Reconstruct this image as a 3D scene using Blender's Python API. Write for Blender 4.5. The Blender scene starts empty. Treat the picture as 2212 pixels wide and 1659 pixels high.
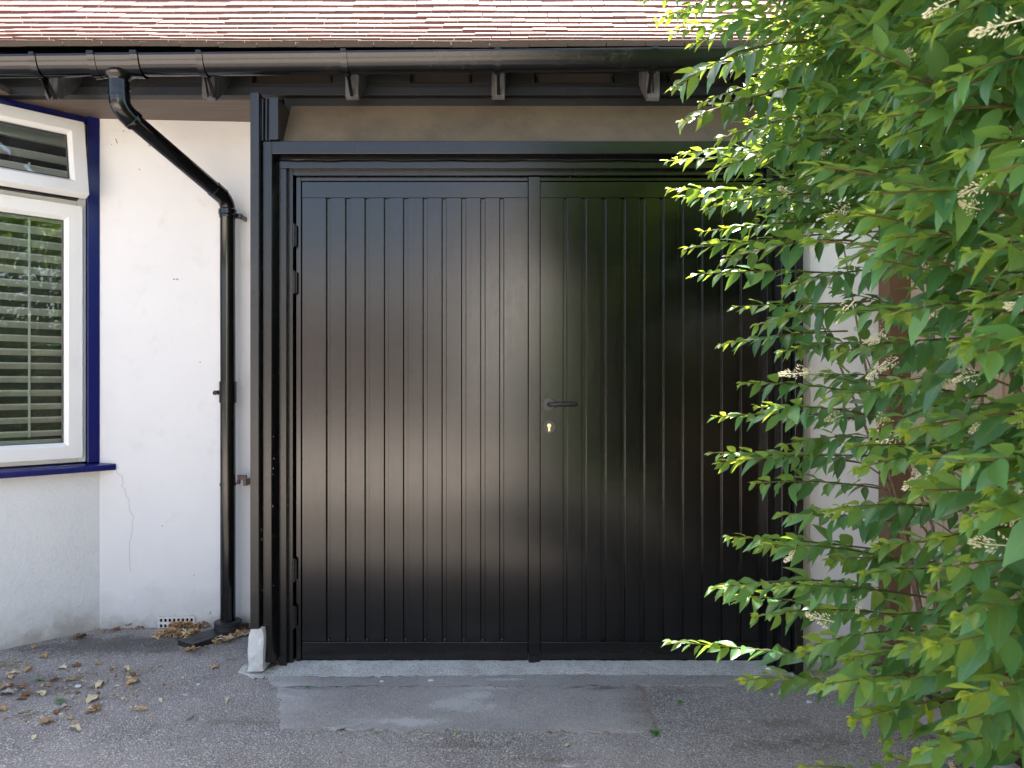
import bpy, math, random
import numpy as np
from mathutils import Vector, Matrix

R = math.radians
sc = bpy.context.scene
col = sc.collection
random.seed(7)
rng = np.random.default_rng(11)

# ------------------------------------------------------------------ camera
CZ = 1.225
F, CX, CY = 1600.0, 1106.0, 829.5          # survey of the photo: focal length and centre
cd = bpy.data.cameras.new('camera')
cam = bpy.data.objects.new('camera', cd)
col.objects.link(cam)
cam.location = (0, 0, CZ)
cam.rotation_euler = (R(90), 0, 0)
cd.sensor_width = 36
cd.lens = 36 * F / 2212
cd.clip_start = 0.05
cd.clip_end = 400
cd.dof.use_dof = True
cd.dof.focus_distance = 3.1
cd.dof.aperture_fstop = 13.0
sc.camera = cam

# ------------------------------------------------------------------ sky, sun, exposure
SUN_EL, SUN_AZ = R(58), R(19)               # azimuth from +y towards +x
w = bpy.data.worlds.new("World")
sc.world = w
w.use_nodes = True
wn = w.node_tree
bg = wn.nodes.get('Background') or wn.nodes.new('ShaderNodeBackground')
sky = wn.nodes.new('ShaderNodeTexSky')
sky.sky_type = 'NISHITA'
sky.sun_disc = False
sky.sun_elevation = SUN_EL
sky.sun_rotation = SUN_AZ
sky.air_density = 1.0
sky.dust_density = 3.5
sky.ozone_density = 0.6
sky_sat = wn.nodes.new('ShaderNodeHueSaturation')          # sky saturation lowered so the shade turns less blue
sky_sat.inputs['Saturation'].default_value = 0.9
wn.links.new(sky.outputs[0], sky_sat.inputs['Color'])
wn.links.new(sky_sat.outputs[0], bg.inputs[0])
bg.inputs[1].default_value = 0.13
out = wn.nodes.get('World Output') or wn.nodes.new('ShaderNodeOutputWorld')
wn.links.new(bg.outputs[0], out.inputs[0])
sd = bpy.data.lights.new('sun', 'SUN')
sun = bpy.data.objects.new('sun', sd)
col.objects.link(sun)
sd.energy = 5.0
sd.angle = R(0.55)
sd.color = (1.0, 0.93, 0.82)
sdir = Vector((math.cos(SUN_EL) * math.sin(SUN_AZ), math.cos(SUN_EL) * math.cos(SUN_AZ), math.sin(SUN_EL)))
sun.rotation_euler = (-sdir).to_track_quat('-Z', 'Y').to_euler()
sun.location = sdir * 20
sc.view_settings.view_transform = 'Standard'
sc.view_settings.look = 'None'
sc.view_settings.exposure = 2.25
sc.view_settings.gamma = 1
sc.render.engine = 'CYCLES'
sc.cycles.use_denoising = True
sc.cycles.max_bounces = 8
sc.cycles.transparent_max_bounces = 8
sc.cycles.sample_clamp_indirect = 6

# ------------------------------------------------------------------ helpers
def at(px, py, Y):
    """photo survey point (2212-wide reading) at distance Y -> metres"""
    return Vector(((px - CX) / F * Y, Y, CZ - (py - CY) / F * Y))
def X(px, Y): return (px - CX) / F * Y
def Zp(py, Y): return CZ - (py - CY) / F * Y

def smooth01(t):
    t = min(1, max(0, t)); return t * t * (3 - 2 * t)
def gz(x, y):
    """height of the drive"""
    h = -0.035 + 0.035 * smooth01((-0.95 - x) / 0.55) * smooth01((y - 1.6) / 1.2)
    h += 0.004 * math.sin(x * 3.1 + 1.0) * math.sin(y * 2.3)
    return h
def gpt(px, py):
    """survey point on the drive"""
    z = -0.03
    for _ in range(6):
        Y = F * (CZ - z) / (py - CY); x = X(px, Y); z = gz(x, Y)
    return Vector((x, Y, z))

WL = {}
def reg(o, loc): WL[o.name] = Vector(loc)

def props(o, label=None, cat=None, group=None, kind=None):
    if label: o['label'] = label
    if cat: o['category'] = cat
    if group: o['group'] = group
    if kind: o['kind'] = kind
    return o

def empty(name, loc, label=None, cat=None, group=None):
    o = bpy.data.objects.new(name, None)
    col.objects.link(o); o.location = loc; o.empty_display_size = 0.1
    reg(o, loc)
    return props(o, label, cat, group)

class MB:
    def __init__(s, tf=None):
        s.v, s.f, s.m, s.tf = [], [], [], tf
    def add(s, verts, faces, mi=0):
        b = len(s.v)
        for p in verts:
            p = Vector(p)
            s.v.append(s.tf(p) if s.tf else p)
        for f in faces:
            s.f.append([b + i for i in f]); s.m.append(mi)
        return s
    def box(s, x0, x1, y0, y1, z0, z1, mi=0):
        if x0 > x1: x0, x1 = x1, x0
        if y0 > y1: y0, y1 = y1, y0
        if z0 > z1: z0, z1 = z1, z0
        return s.add([(x0, y0, z0), (x1, y0, z0), (x1, y1, z0), (x0, y1, z0), (x0, y0, z1), (x1, y0, z1), (x1, y1, z1), (x0, y1, z1)],
                     [(0, 3, 2, 1), (4, 5, 6, 7), (0, 1, 5, 4), (1, 2, 6, 5), (2, 3, 7, 6), (3, 0, 4, 7)], mi)
    def obox(s, c, ax, ay, az, mi=0):
        """box with centre c and half-axis vectors"""
        c, ax, ay, az = Vector(c), Vector(ax), Vector(ay), Vector(az)
        vs = [c + i * ax + j * ay + k * az for k in (-1, 1) for (i, j) in ((-1, -1), (1, -1), (1, 1), (-1, 1))]
        return s.add(vs, [(0, 3, 2, 1), (4, 5, 6, 7), (0, 1, 5, 4), (1, 2, 6, 5), (2, 3, 7, 6), (3, 0, 4, 7)], mi)
    def prism(s, prof, a, b, axis='x', mi=0):
        """closed profile extruded along axis; prof in (y,z) for x, (x,z) for y, (x,y) for z"""
        n = len(prof)
        mk = {'x': lambda t, p: (t, p[0], p[1]), 'y': lambda t, p: (p[0], t, p[1]), 'z': lambda t, p: (p[0], p[1], t)}[axis]
        vs = [mk(a, p) for p in prof] + [mk(b, p) for p in prof]
        fs = [(i, (i + 1) % n, n + (i + 1) % n, n + i) for i in range(n)]
        fs += [tuple(range(n - 1, -1, -1)), tuple(range(n, 2 * n))]
        return s.add(vs, fs, mi)
    def tube(s, path, rad, n=14, caps=True, mi=0):
        path = [Vector(p) for p in path]
        rad = rad if isinstance(rad, (list, tuple)) else [rad] * len(path)
        up = None; vs = []
        for i, p in enumerate(path):
            d = (path[min(i + 1, len(path) - 1)] - path[max(i - 1, 0)]).normalized()
            if up is None:
                up = Vector((0, 0, 1)) if abs(d.z) < 0.9 else Vector((0, 1, 0))
            a = d.cross(up).normalized(); up = a.cross(d).normalized()
            for k in range(n):
                t = 2 * math.pi * k / n
                vs.append(p + rad[i] * (math.cos(t) * a + math.sin(t) * up))
        fs = []
        for i in range(len(path) - 1):
            for k in range(n):
                k2 = (k + 1) % n
                fs.append((i * n + k, i * n + k2, (i + 1) * n + k2, (i + 1) * n + k))
        if caps:
            fs.append(tuple(range(n - 1, -1, -1))); fs.append(tuple(range((len(path) - 1) * n, len(path) * n)))
        return s.add(vs, fs, mi)
    def build(s, name, mats, parent=None, bevel=0, smooth=None, bseg=2, recalc=True):
        me = bpy.data.meshes.new(name)
        vs = s.v
        lo = Vector((min(v[i] for v in vs) for i in range(3))); hi = Vector((max(v[i] for v in vs) for i in range(3)))
        c = Vector(((lo.x + hi.x) / 2, (lo.y + hi.y) / 2, lo.z))
        me.from_pydata([tuple(v - c) for v in vs], [], s.f)
        mats = mats if isinstance(mats, (list, tuple)) else [mats]
        for m in mats: me.materials.append(m)
        me.polygons.foreach_set('material_index', s.m)
        if recalc:
            import bmesh
            bm = bmesh.new(); bm.from_mesh(me)
            bmesh.ops.recalc_face_normals(bm, faces=bm.faces); bm.to_mesh(me); bm.free()
        me.update()
        o = bpy.data.objects.new(name, me); col.objects.link(o)
        if parent is not None:
            o.parent = parent; o.location = c - WL[parent.name]
        else:
            o.location = c
        reg(o, c)
        if smooth is not None:
            me.shade_smooth()
            me.set_sharp_from_angle(angle=R(smooth))
        if bevel:
            b = o.modifiers.new('bevel', 'BEVEL'); b.width = bevel; b.segments = bseg; b.limit_method = 'ANGLE'; b.angle_limit = R(40)
            me.shade_smooth(); me.set_sharp_from_angle(angle=R(35))
            b.harden_normals = True
        return o

def dup(o, parent, loc, name=None):
    c = o.copy(); col.objects.link(c); c.parent = parent
    c.location = Vector(loc) - (WL[parent.name] if parent else Vector((0, 0, 0)))
    reg(c, loc)
    return c

# ------------------------------------------------------------------ material helpers
class M:
    def __init__(s, name, rough=0.5, col=(0.5, 0.5, 0.5), spec=0.5, metal=0.0):
        s.m = bpy.data.materials.new(name); s.m.use_nodes = True
        s.t = s.m.node_tree
        s.b = s.t.nodes.get('Principled BSDF')
        s.o = s.t.nodes.get('Material Output')
        s.set('Roughness', rough); s.set('Base Color', (*col, 1)); s.set('Specular IOR Level', spec); s.set('Metallic', metal)
        s.tc = s.n('ShaderNodeTexCoord')
        g = s.n('ShaderNodeNewGeometry'); s.pos = g.outputs['Position']
    def n(s, typ, **kw):
        x = s.t.nodes.new(typ)
        for k, v in kw.items(): setattr(x, k, v)
        return x
    def set(s, k, v):
        if hasattr(v, 'is_output'): s.t.links.new(v, s.b.inputs[k])
        else: s.b.inputs[k].default_value = v
    def link(s, a, b): s.t.links.new(a, b)
    def val(s, inp, v):
        if hasattr(v, 'is_output'): s.link(v, inp)
        else: inp.default_value = v
    def noise(s, scale, detail=3, rough=0.55, vec=None, dist=0.0):
        x = s.n('ShaderNodeTexNoise'); s.link(vec or s.pos, x.inputs['Vector'])
        x.inputs['Scale'].default_value = scale; x.inputs['Detail'].default_value = detail
        x.inputs['Roughness'].default_value = rough; x.inputs['Distortion'].default_value = dist
        return x.outputs['Fac']
    def voro(s, scale, feature='F1', vec=None, out='Distance'):
        x = s.n('ShaderNodeTexVoronoi', feature=feature); s.link(vec or s.pos, x.inputs['Vector'])
        x.inputs['Scale'].default_value = scale
        return x.outputs[out]
    def scale(s, v, vec=None):
        x = s.n('ShaderNodeMapping'); s.link(vec or s.pos, x.inputs['Vector']); x.inputs['Scale'].default_value = v
        return x.outputs[0]
    def ramp(s, fac, stops):
        x = s.n('ShaderNodeValToRGB'); s.link(fac, x.inputs[0])
        e = x.color_ramp.elements
        while len(e) > 1: e.remove(e[-1])
        e[0].position = stops[0][0]; c = stops[0][1]; e[0].color = (*c, 1) if not isinstance(c, (int, float)) else (c, c, c, 1)
        for p, c in stops[1:]:
            q = e.new(p); q.color = (*c, 1) if not isinstance(c, (int, float)) else (c, c, c, 1)
        return x.outputs[0]
    def mix(s, fac, a, b, mode='MIX'):
        x = s.n('ShaderNodeMix', data_type='RGBA', blend_type=mode)
        s.val(x.inputs[0], fac)
        for i, v in ((6, a), (7, b)):
            if hasattr(v, 'is_output'): s.link(v, x.inputs[i])
            else: x.inputs[i].default_value = (*v, 1) if not isinstance(v, (int, float)) else (v, v, v, 1)
        return x.outputs[2]
    def math(s, op, a, b=0.0, c=0.0):
        x = s.n('ShaderNodeMath', operation=op)
        s.val(x.inputs[0], a); s.val(x.inputs[1], b); s.val(x.inputs[2], c)
        return x.outputs[0]
    def attr(s, name):
        x = s.n('ShaderNodeAttribute'); x.attribute_name = name
        return x.outputs['Fac']
    def bump(s, h, strength=0.3, dist=0.01):
        x = s.n('ShaderNodeBump'); s.link(h, x.inputs['Height'])
        x.inputs['Strength'].default_value = strength; x.inputs['Distance'].default_value = dist
        s.link(x.outputs[0], s.b.inputs['Normal']); return x.outputs[0]
    def blob(s, c, rx, ry, ns=6.0, namp=0.6):
        """1 inside an uneven patch of ground round c, 0 outside"""
        mp = s.n('ShaderNodeMapping'); s.link(s.pos, mp.inputs['Vector'])
        mp.inputs['Location'].default_value = (-c[0] / rx, -c[1] / ry, 0)
        mp.inputs['Scale'].default_value = (1 / rx, 1 / ry, 0)
        ln = s.n('ShaderNodeVectorMath', operation='LENGTH'); s.link(mp.outputs[0], ln.inputs[0])
        nz = s.noise(ns, 4, 0.6)
        d = s.math('ADD', ln.outputs['Value'], s.math('MULTIPLY', s.math('SUBTRACT', nz, 0.5), namp * 2))
        soft = s.ramp(d, [(0.1, 1), (1.0, 0)])
        fine = s.noise(120, 4, 0.8)
        return s.ramp(s.math('ADD', soft, s.math('MULTIPLY', s.math('SUBTRACT', fine, 0.5), 2.2)), [(0.40, 0), (0.78, 1)])

# ------------------------------------------------------------------ materials
def mk_render(name, colr, grime, rough_bump=0.35):
    m = M(name, rough=0.72, spec=0.25)
    n1 = m.noise(1.6, 4); n2 = m.noise(9, 4, 0.65); n3 = m.noise(70, 3, 0.6)
    c = m.mix(m.ramp(n1, [(0.35, 0), (0.7, 1)]), colr, tuple(v * 0.93 for v in colr))
    c = m.mix(m.ramp(n2, [(0.58, 0), (0.74, 0.35)]), c, grime)
    sp = m.voro(9, out='Distance'); nn = m.noise(300, 2)
    c = m.mix(m.ramp(m.math('ADD', sp, m.math('MULTIPLY', nn, 0.02)), [(0.012, 0.8), (0.035, 0)]), c, (0.2, 0.17, 0.14))
    sx = m.n('ShaderNodeSeparateXYZ'); m.link(m.pos, sx.inputs[0])
    base = m.ramp(m.math('ADD', sx.outputs['Z'], m.math('MULTIPLY', m.noise(7, 5, 0.7), 0.32)), [(0.16, 0.75), (0.24, 0.25), (0.36, 0)])
    c = m.mix(base, c, (0.36, 0.32, 0.27))
    m.set('Base Color', c)
    h = m.math('ADD', m.math('MULTIPLY', n2, 0.7), m.math('MULTIPLY', n3, 0.35))
    h = m.math('ADD', h, m.math('MULTIPLY', m.noise(24, 5, 0.7, dist=0.6), 0.5))
    m.bump(h, rough_bump, 0.006 if rough_bump < 0.5 else 0.008)
    return m.m
white_wall = mk_render('painted_render', (0.755, 0.74, 0.735), (0.58, 0.58, 0.52), 0.42)
rough_wall = mk_render('rough_painted_render', (0.77, 0.765, 0.76), (0.6, 0.57, 0.53), 1.0)

def mk_black(name, base=0.012, rough=0.2, orange=0.06, dirt=0.25, coat=0.0, tint=(1, 1, 1.08)):
    m = M(name, rough=rough, spec=0.5)
    n = m.noise(3.2, 5, 0.65); n2 = m.noise(230, 2, 0.5); n3 = m.noise(28, 5, 0.7)
    c = m.mix(m.math('MULTIPLY', m.ramp(m.math('MULTIPLY', n, n3), [(0.27, 0), (0.45, 1)]), dirt), tuple(base * t for t in tint), (0.075, 0.066, 0.058))
    m.set('Base Color', c)
    streak = m.noise(5, 5, 0.7, vec=m.scale((9, 9, 0.7)))
    rv = m.math('ADD', rough, m.math('MULTIPLY', m.math('SUBTRACT', n3, 0.4), 0.12))
    m.set('Roughness', m.math('ADD', rv, m.math('MULTIPLY', m.math('SUBTRACT', streak, 0.45), 0.16)))
    sx = m.n('ShaderNodeSeparateXYZ'); m.link(m.pos, sx.inputs[0])
    splash = m.math('MULTIPLY', m.ramp(m.math('ADD', sx.outputs['Z'], m.math('MULTIPLY', n3, 0.5)), [(0.28, 0.5), (0.5, 0)]), m.ramp(m.noise(160, 3, 0.7), [(0.5, 0), (0.7, 1)]))
    c = m.mix(m.math('MULTIPLY', splash, 0.5), c, (0.09, 0.08, 0.07)); m.set('Base Color', c)
    if coat: m.set('Coat Weight', coat); m.set('Coat Roughness', rough)
    m.bump(m.math('ADD', n2, m.math('MULTIPLY', n3, 0.5)), orange, 0.002)
    return m.m
door_black = mk_black('gloss_black_door_paint', 0.0025, 0.15, 0.12, 0.04, 0.30)
frame_black = mk_black('black_frame_paint', 0.004, 0.22, 0.12, 0.10, 0.1)
post_black = mk_black('old_black_paint', 0.006, 0.30, 0.18, 0.25, 0.1)
eaves_black = mk_black('dusty_black_eaves', 0.006, 0.5, 0.25, 0.22)
hard_black = mk_black('black_ironmongery', 0.014, 0.3, 0.02, 0.1)
rose_mat = M('dark_grey_satin_metal', rough=0.36, col=(0.065, 0.063, 0.06), metal=0.2).m
pvc_black = mk_black('black_gutter_plastic', 0.003, 0.12, 0.01, 0.08, 0.0)
old_pvc = mk_black('weathered_black_gutter', 0.005, 0.2, 0.03, 0.3, 0.0)

m = M('roof_tile_clay', rough=0.85, spec=0.2)
tint = m.attr('tint'); dirt = m.attr('dirt')
c = m.ramp(tint, [(0.0, (0.29, 0.170, 0.145)), (0.5, (0.325, 0.195, 0.168)), (1.0, (0.37, 0.235, 0.205))])
c = m.mix(m.ramp(m.noise(40, 4, 0.7), [(0.45, 0), (0.75, 0.5)]), c, (0.25, 0.155, 0.13))
c = m.mix(m.math('MULTIPLY', dirt, m.ramp(m.noise(14, 4, 0.7), [(0.2, 0.6), (0.6, 1)])), c, (0.105, 0.085, 0.066))
m.set('Base Color', c); m.bump(m.noise(160, 3), 0.35, 0.003)
tile_mat = m.m

m = M('roof_tile_edge', rough=0.9, spec=0.15)  # edge tone darker than the tops; part of the butt shade is painted in
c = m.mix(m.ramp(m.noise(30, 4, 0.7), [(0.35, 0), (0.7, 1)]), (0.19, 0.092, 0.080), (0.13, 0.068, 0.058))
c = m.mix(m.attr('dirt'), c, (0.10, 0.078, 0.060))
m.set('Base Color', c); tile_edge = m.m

m = M('soffit_board', rough=0.55, spec=0.35)
n = m.noise(6, 4, 0.6, vec=m.scale((0.5, 9, 9)))
m.set('Base Color', m.mix(m.ramp(n, [(0.3, 0), (0.7, 1)]), (0.105, 0.080, 0.066), (0.16, 0.128, 0.108)))
soffit_mat = m.m

m = M('brown_rendered_panel', rough=0.8, spec=0.2)
n = m.noise(5, 5, 0.65); v = m.noise(420, 2, 0.4)
c = m.mix(m.ramp(n, [(0.3, 0), (0.72, 1)]), (0.170, 0.130, 0.086), (0.108, 0.083, 0.060))
c = m.mix(m.ramp(v, [(0.70, 0), (0.76, 1)]), c, (0.5, 0.45, 0.36))
m.set('Base Color', c); m.bump(v, 0.4, 0.002)
panel_mat = m.m

m = M('rafter_grey_black', rough=0.6, spec=0.3)
n = m.noise(7, 5, 0.7, vec=m.scale((4, 4, 1)))
m.set('Base Color', m.mix(m.ramp(n, [(0.35, 0), (0.65, 1)]), (0.12, 0.12, 0.13), (0.055, 0.044, 0.036)))
m.bump(m.noise(60, 4), 0.4, 0.003)
rafter_mat = m.m

m = M('blue_gloss_paint', rough=0.22, col=(0.006, 0.009, 0.115), spec=0.5)
m.set('Coat Weight', 0.4); m.set('Coat Roughness', 0.2)
m.bump(m.noise(40, 4), 0.08, 0.003)
blue_mat = m.m
m = M('white_window_plastic', rough=0.28, spec=0.5)
m.set('Base Color', m.mix(m.ramp(m.noise(5, 4), [(0.5, 0), (0.8, 0.3)]), (0.80, 0.79, 0.78), (0.66, 0.63, 0.58)))
upvc_mat = m.m
grey_gasket = M('grey_gasket', rough=0.5, col=(0.07, 0.07, 0.075)).m
m = M('shutter_white', rough=0.4, col=(0.88, 0.88, 0.84)); shutter_mat = m.m
m = M('window_glass', rough=0.0)
gl = m.n('ShaderNodeBsdfGlossy'); gl.inputs['Roughness'].default_value = 0.0; gl.inputs['Color'].default_value = (1, 1, 1, 1)
tr = m.n('ShaderNodeBsdfTransparent'); tr.inputs['Color'].default_value = (0.93, 0.95, 0.94, 1)
fr = m.n('ShaderNodeFresnel'); fr.inputs['IOR'].default_value = 1.5
ms = m.n('ShaderNodeMixShader')
nb = m.n('ShaderNodeBump'); m.link(m.noise(2.5, 2), nb.inputs['Height']); nb.inputs['Strength'].default_value = 0.02; nb.inputs['Distance'].default_value = 0.02
m.link(nb.outputs[0], gl.inputs['Normal'])
m.link(m.math('MULTIPLY', fr.outputs[0], 2.3), ms.inputs[0]); m.link(tr.outputs[0], ms.inputs[1]); m.link(gl.outputs[0], ms.inputs[2])
m.link(ms.outputs[0], m.o.inputs['Surface'])
glass_mat = m.m
room_mat = M('room_paint', rough=0.9, col=(0.10, 0.10, 0.12)).m
m = M('dark_void', rough=0.95, col=(0.006, 0.005, 0.006), spec=0.1); void_mat = m.m
m = M('brass', rough=0.28, col=(0.86, 0.72, 0.42), metal=1.0); brass_mat = m.m
m = M('wire_rust', rough=0.6, col=(0.13, 0.105, 0.09), spec=0.3); wire_mat = m.m
m = M('terracotta_vent', rough=0.7)
m.set('Base Color', m.mix(m.noise(60, 3), (0.78, 0.75, 0.73), (0.58, 0.52, 0.47))); vent_mat = m.m
m = M('crack_line', rough=0.9, col=(0.36, 0.34, 0.34)); crack_mat = m.m
m = M('paint_chip', rough=0.8, col=(0.55, 0.53, 0.5)); chip_mat = m.m
m = M('white_masonry', rough=0.8)
n = m.noise(26, 5, 0.7)
m.set('Base Color', m.mix(m.ramp(n, [(0.5, 0), (0.75, 0.7)]), (0.70, 0.69, 0.67), (0.44, 0.40, 0.35)))
m.bump(n, 0.8, 0.010); plinth_mat = m.m
m = M('grey_edge_strip', rough=0.7)
m.set('Base Color', m.mix(m.noise(12, 5, 0.7, vec=m.scale((6, 6, 1))), (0.62, 0.58, 0.56), (0.40, 0.36, 0.34))); strip_mat = m.m

# asphalt of the drive with its stains
def stones(m, scale, dark, light, bump, amt=0.5):
    cellc = m.voro(scale, out='Color'); dist = m.voro(scale)
    sx = m.n('ShaderNodeSeparateColor'); m.link(cellc, sx.inputs[0])
    n = m.noise(2.2, 5, 0.62); n2 = m.noise(34, 4, 0.7)
    c = m.ramp(sx.outputs[0], [(0.0, dark), (0.55, tuple(d * 1.55 for d in dark)), (0.82, tuple(l * 0.55 for l in light)), (0.97, light)])
    c = m.mix(m.ramp(dist, [(0.30, 0), (0.72, 0.85)]), c, tuple(d * 0.42 for d in dark))
    c = m.mix(m.ramp(n, [(0.32, 0.0), (0.72, amt)]), c, tuple(d * 1.7 for d in dark))
    c = m.mix(m.ramp(n2, [(0.5, 0), (0.8, 0.5)]), c, tuple(d * 0.75 for d in dark))
    h = m.math('ADD', m.math('MULTIPLY', dist, -1.0), m.math('MULTIPLY', n2, 0.8))
    m.bump(h, bump, 0.006)
    return c
m = M('drive_asphalt', rough=0.85, spec=0.3)
c = stones(m, 175, (0.30, 0.268, 0.245), (0.90, 0.83, 0.75), 0.8)
c = m.mix(m.ramp(m.noise(5.5, 5, 0.7), [(0.42, 0), (0.75, 0.35)]), c, (0.165, 0.140, 0.120))
def blob_at(px, py, rx, ry, **k):
    p = gpt(px, py); return m.blob((p.x, p.y), rx, ry, **k)
for (px, py, rx, ry) in ((8, 1438, 0.16, 0.10), (62, 1543, 0.09, 0.045), (200, 1486, 0.06, 0.03)):
    c = m.mix(m.math('MULTIPLY', blob_at(px, py, rx, ry, ns=40, namp=1.6), 0.7), c, (0.130, 0.095, 0.026))
for (px, py, rx, ry) in ((1690, 1560, 0.20, 0.07), (1660, 1610, 0.24, 0.07), (1790, 1600, 0.18, 0.09), (1180, 1640, 0.3, 0.03), (1000, 1610, 0.3, 0.04), (520, 1560, 0.25, 0.06)):
    c = m.mix(m.math('MULTIPLY', blob_at(px, py, rx, ry, ns=24, namp=1.3), 0.42), c, (0.150, 0.115, 0.078))
for (px, py, rx, ry) in ((400, 1501, 0.030, 0.012), (1226, 1655, 0.06, 0.018), (1480, 1480, 0.10, 0.028), (1535, 1478, 0.12, 0.03), (302, 1597, 0.018, 0.009), (440, 1597, 0.014, 0.007)):
    c = m.mix(m.math('MULTIPLY', blob_at(px, py, rx, ry, ns=60, namp=1.1), 0.85), c, (0.62, 0.60, 0.56))
# dark gritty strip along the bay wall
c = m.mix(m.math('MULTIPLY', blob_at(240, 1392, 0.85, 0.26, ns=9, namp=0.6), 0.7), c, (0.060, 0.050, 0.044))
c = m.mix(m.math('MULTIPLY', blob_at(60, 1480, 0.5, 0.26, ns=11, namp=0.8), 0.5), c, (0.075, 0.060, 0.046))
m.set('Base Color', c); asphalt_mat = m.m

m = M('asphalt_patch_smooth', rough=0.8, spec=0.3)
c = stones(m, 300, (0.310, 0.282, 0.260), (0.66, 0.61, 0.56), 0.4, 0.6)
def blob_at(px, py, rx, ry, **k):
    p = gpt(px, py); return m.blob((p.x, p.y), rx, ry, **k)
for (px, py, rx, ry) in ((1000, 1525, 0.20, 0.11), (1070, 1488, 0.17, 0.06), (880, 1562, 0.28, 0.06), (1040, 1505, 0.12, 0.08), (1090, 1470, 0.2, 0.03)):
    c = m.mix(m.math('MULTIPLY', blob_at(px, py, rx, ry, ns=7, namp=0.8), 0.6), c, (0.60, 0.575, 0.545))
m.set('Base Color', c); patch_mat = m.m

m = M('threshold_concrete', rough=0.85, spec=0.25)
n = m.noise(9, 5, 0.7); v = m.voro(120, out='Distance')
c = m.mix(m.ramp(n, [(0.3, 0), (0.7, 1)]), (0.46, 0.435, 0.40), (0.66, 0.635, 0.595))
c = m.mix(m.ramp(m.noise(60, 4, 0.7), [(0.5, 0), (0.72, 0.7)]), c, (0.28, 0.23, 0.17))
m.set('Base Color', c); m.bump(m.math('ADD', v, m.noise(30, 4, 0.7)), 0.6, 0.008); concrete_mat = m.m

def mk_plain(name, a, b, scale=20, rough=0.8):
    q = M(name, rough=rough, spec=0.25)
    q.set('Base Color', q.mix(q.ramp(q.noise(scale, 4, 0.65), [(0.3, 0), (0.7, 1)]), a, b)); return q.m
soil_mat = mk_plain('soil', (0.05, 0.035, 0.024), (0.11, 0.08, 0.055), 30)
bark_mat = mk_plain('privet_bark', (0.12, 0.075, 0.045), (0.21, 0.14, 0.09), 60)
road_mat = mk_plain('road_asphalt', (0.10, 0.10, 0.10), (0.14, 0.14, 0.135), 3)
paving_mat = mk_plain('pale_pink_paving', (0.62, 0.55, 0.48), (0.72, 0.65, 0.58), 5)
pave_mat = mk_plain('pavement_slab', (0.34, 0.32, 0.29), (0.42, 0.39, 0.35), 3)
far_brick = mk_plain('pale_brick', (0.27, 0.21, 0.17), (0.36, 0.28, 0.23), 4)
far_render = mk_plain('far_white_render', (0.82, 0.79, 0.74), (0.88, 0.85, 0.80), 4)
far_roof = mk_plain('far_roof_slate', (0.22, 0.20, 0.20), (0.30, 0.28, 0.27), 6)
seam_mat = mk_plain('dark_grit_seam', (0.15, 0.132, 0.118), (0.42, 0.36, 0.31), 90)
log_mat = mk_plain('weathered_edging', (0.24, 0.21, 0.18), (0.42, 0.38, 0.34), 14)

m = M('fence_timber', rough=0.75, spec=0.25)
n = m.noise(4, 6, 0.7, vec=m.scale((30, 30, 1.2)), dist=0.4)
rnd = m.attr('tint')
c = m.mix(m.ramp(n, [(0.3, 0), (0.7, 1)]), (0.54, 0.40, 0.29), (0.38, 0.255, 0.17))
c = m.mix(m.math('MULTIPLY', rnd, 0.5), c, (0.62, 0.51, 0.42))
m.set('Base Color', c); m.bump(n, 0.3, 0.003); fence_mat = m.m
m = M('dark_timber_post', rough=0.7, spec=0.3)
n = m.noise(5, 6, 0.7, vec=m.scale((30, 30, 1.5)))
m.set('Base Color', m.mix(n, (0.10, 0.055, 0.03), (0.19, 0.11, 0.065))); fpost_mat = m.m

# leaves
m = M('privet_leaf', rough=0.38, spec=0.5)
tint, age, lat = m.attr('tint'), m.attr('age'), m.attr('lat')
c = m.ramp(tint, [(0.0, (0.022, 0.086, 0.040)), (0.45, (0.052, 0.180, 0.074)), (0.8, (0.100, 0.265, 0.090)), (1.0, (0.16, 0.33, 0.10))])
c = m.mix(m.math('MULTIPLY', age, 0.38), c, (0.14, 0.29, 0.045))
rib = m.ramp(m.math('ABSOLUTE', lat), [(0.03, 0.55), (0.09, 0)])
c = m.mix(rib, c, (0.18, 0.28, 0.08))
c = m.mix(m.ramp(m.noise(330, 2, 0.4), [(0.72, 0), (0.76, 0.5)]), c, (0.4, 0.45, 0.3))
gb = m.n('ShaderNodeNewGeometry')
c = m.mix(m.math('MULTIPLY', gb.outputs['Backfacing'], 0.45), c, (0.11, 0.20, 0.07))
m.set('Base Color', c)
m.set('Roughness', m.math('ADD', 0.37, m.math('MULTIPLY', gb.outputs['Backfacing'], 0.25)))
m.bump(m.noise(150, 3), 0.12, 0.002)
tl = m.n('ShaderNodeBsdfTranslucent')
tc = m.mix(age, (0.36, 0.56, 0.045), (0.66, 0.74, 0.06)); m.link(tc, tl.inputs['Color'])
ms = m.n('ShaderNodeMixShader'); m.link(m.math('ADD', 0.30, m.math('MULTIPLY', age, 0.2)), ms.inputs[0])
m.link(m.b.outputs[0], ms.inputs[1]); m.link(tl.outputs[0], ms.inputs[2]); m.link(ms.outputs[0], m.o.inputs['Surface'])
leaf_mat = m.m
m = M('privet_shoot', rough=0.5, spec=0.4)
m.set('Base Color', m.mix(m.attr('age'), (0.13, 0.075, 0.04), (0.25, 0.27, 0.07))); shoot_mat = m.m
m = M('privet_flower', rough=0.6)
m.set('Base Color', m.mix(m.noise(40, 3), (0.90, 0.86, 0.66), (0.76, 0.70, 0.42))); flower_mat = m.m
weed_mat = mk_plain('weed_green', (0.05, 0.14, 0.03), (0.09, 0.22, 0.05), 30, 0.5)
tuft_mat = mk_plain('tuft_green', (0.16, 0.24, 0.03), (0.30, 0.36, 0.06), 30, 0.5)
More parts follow.
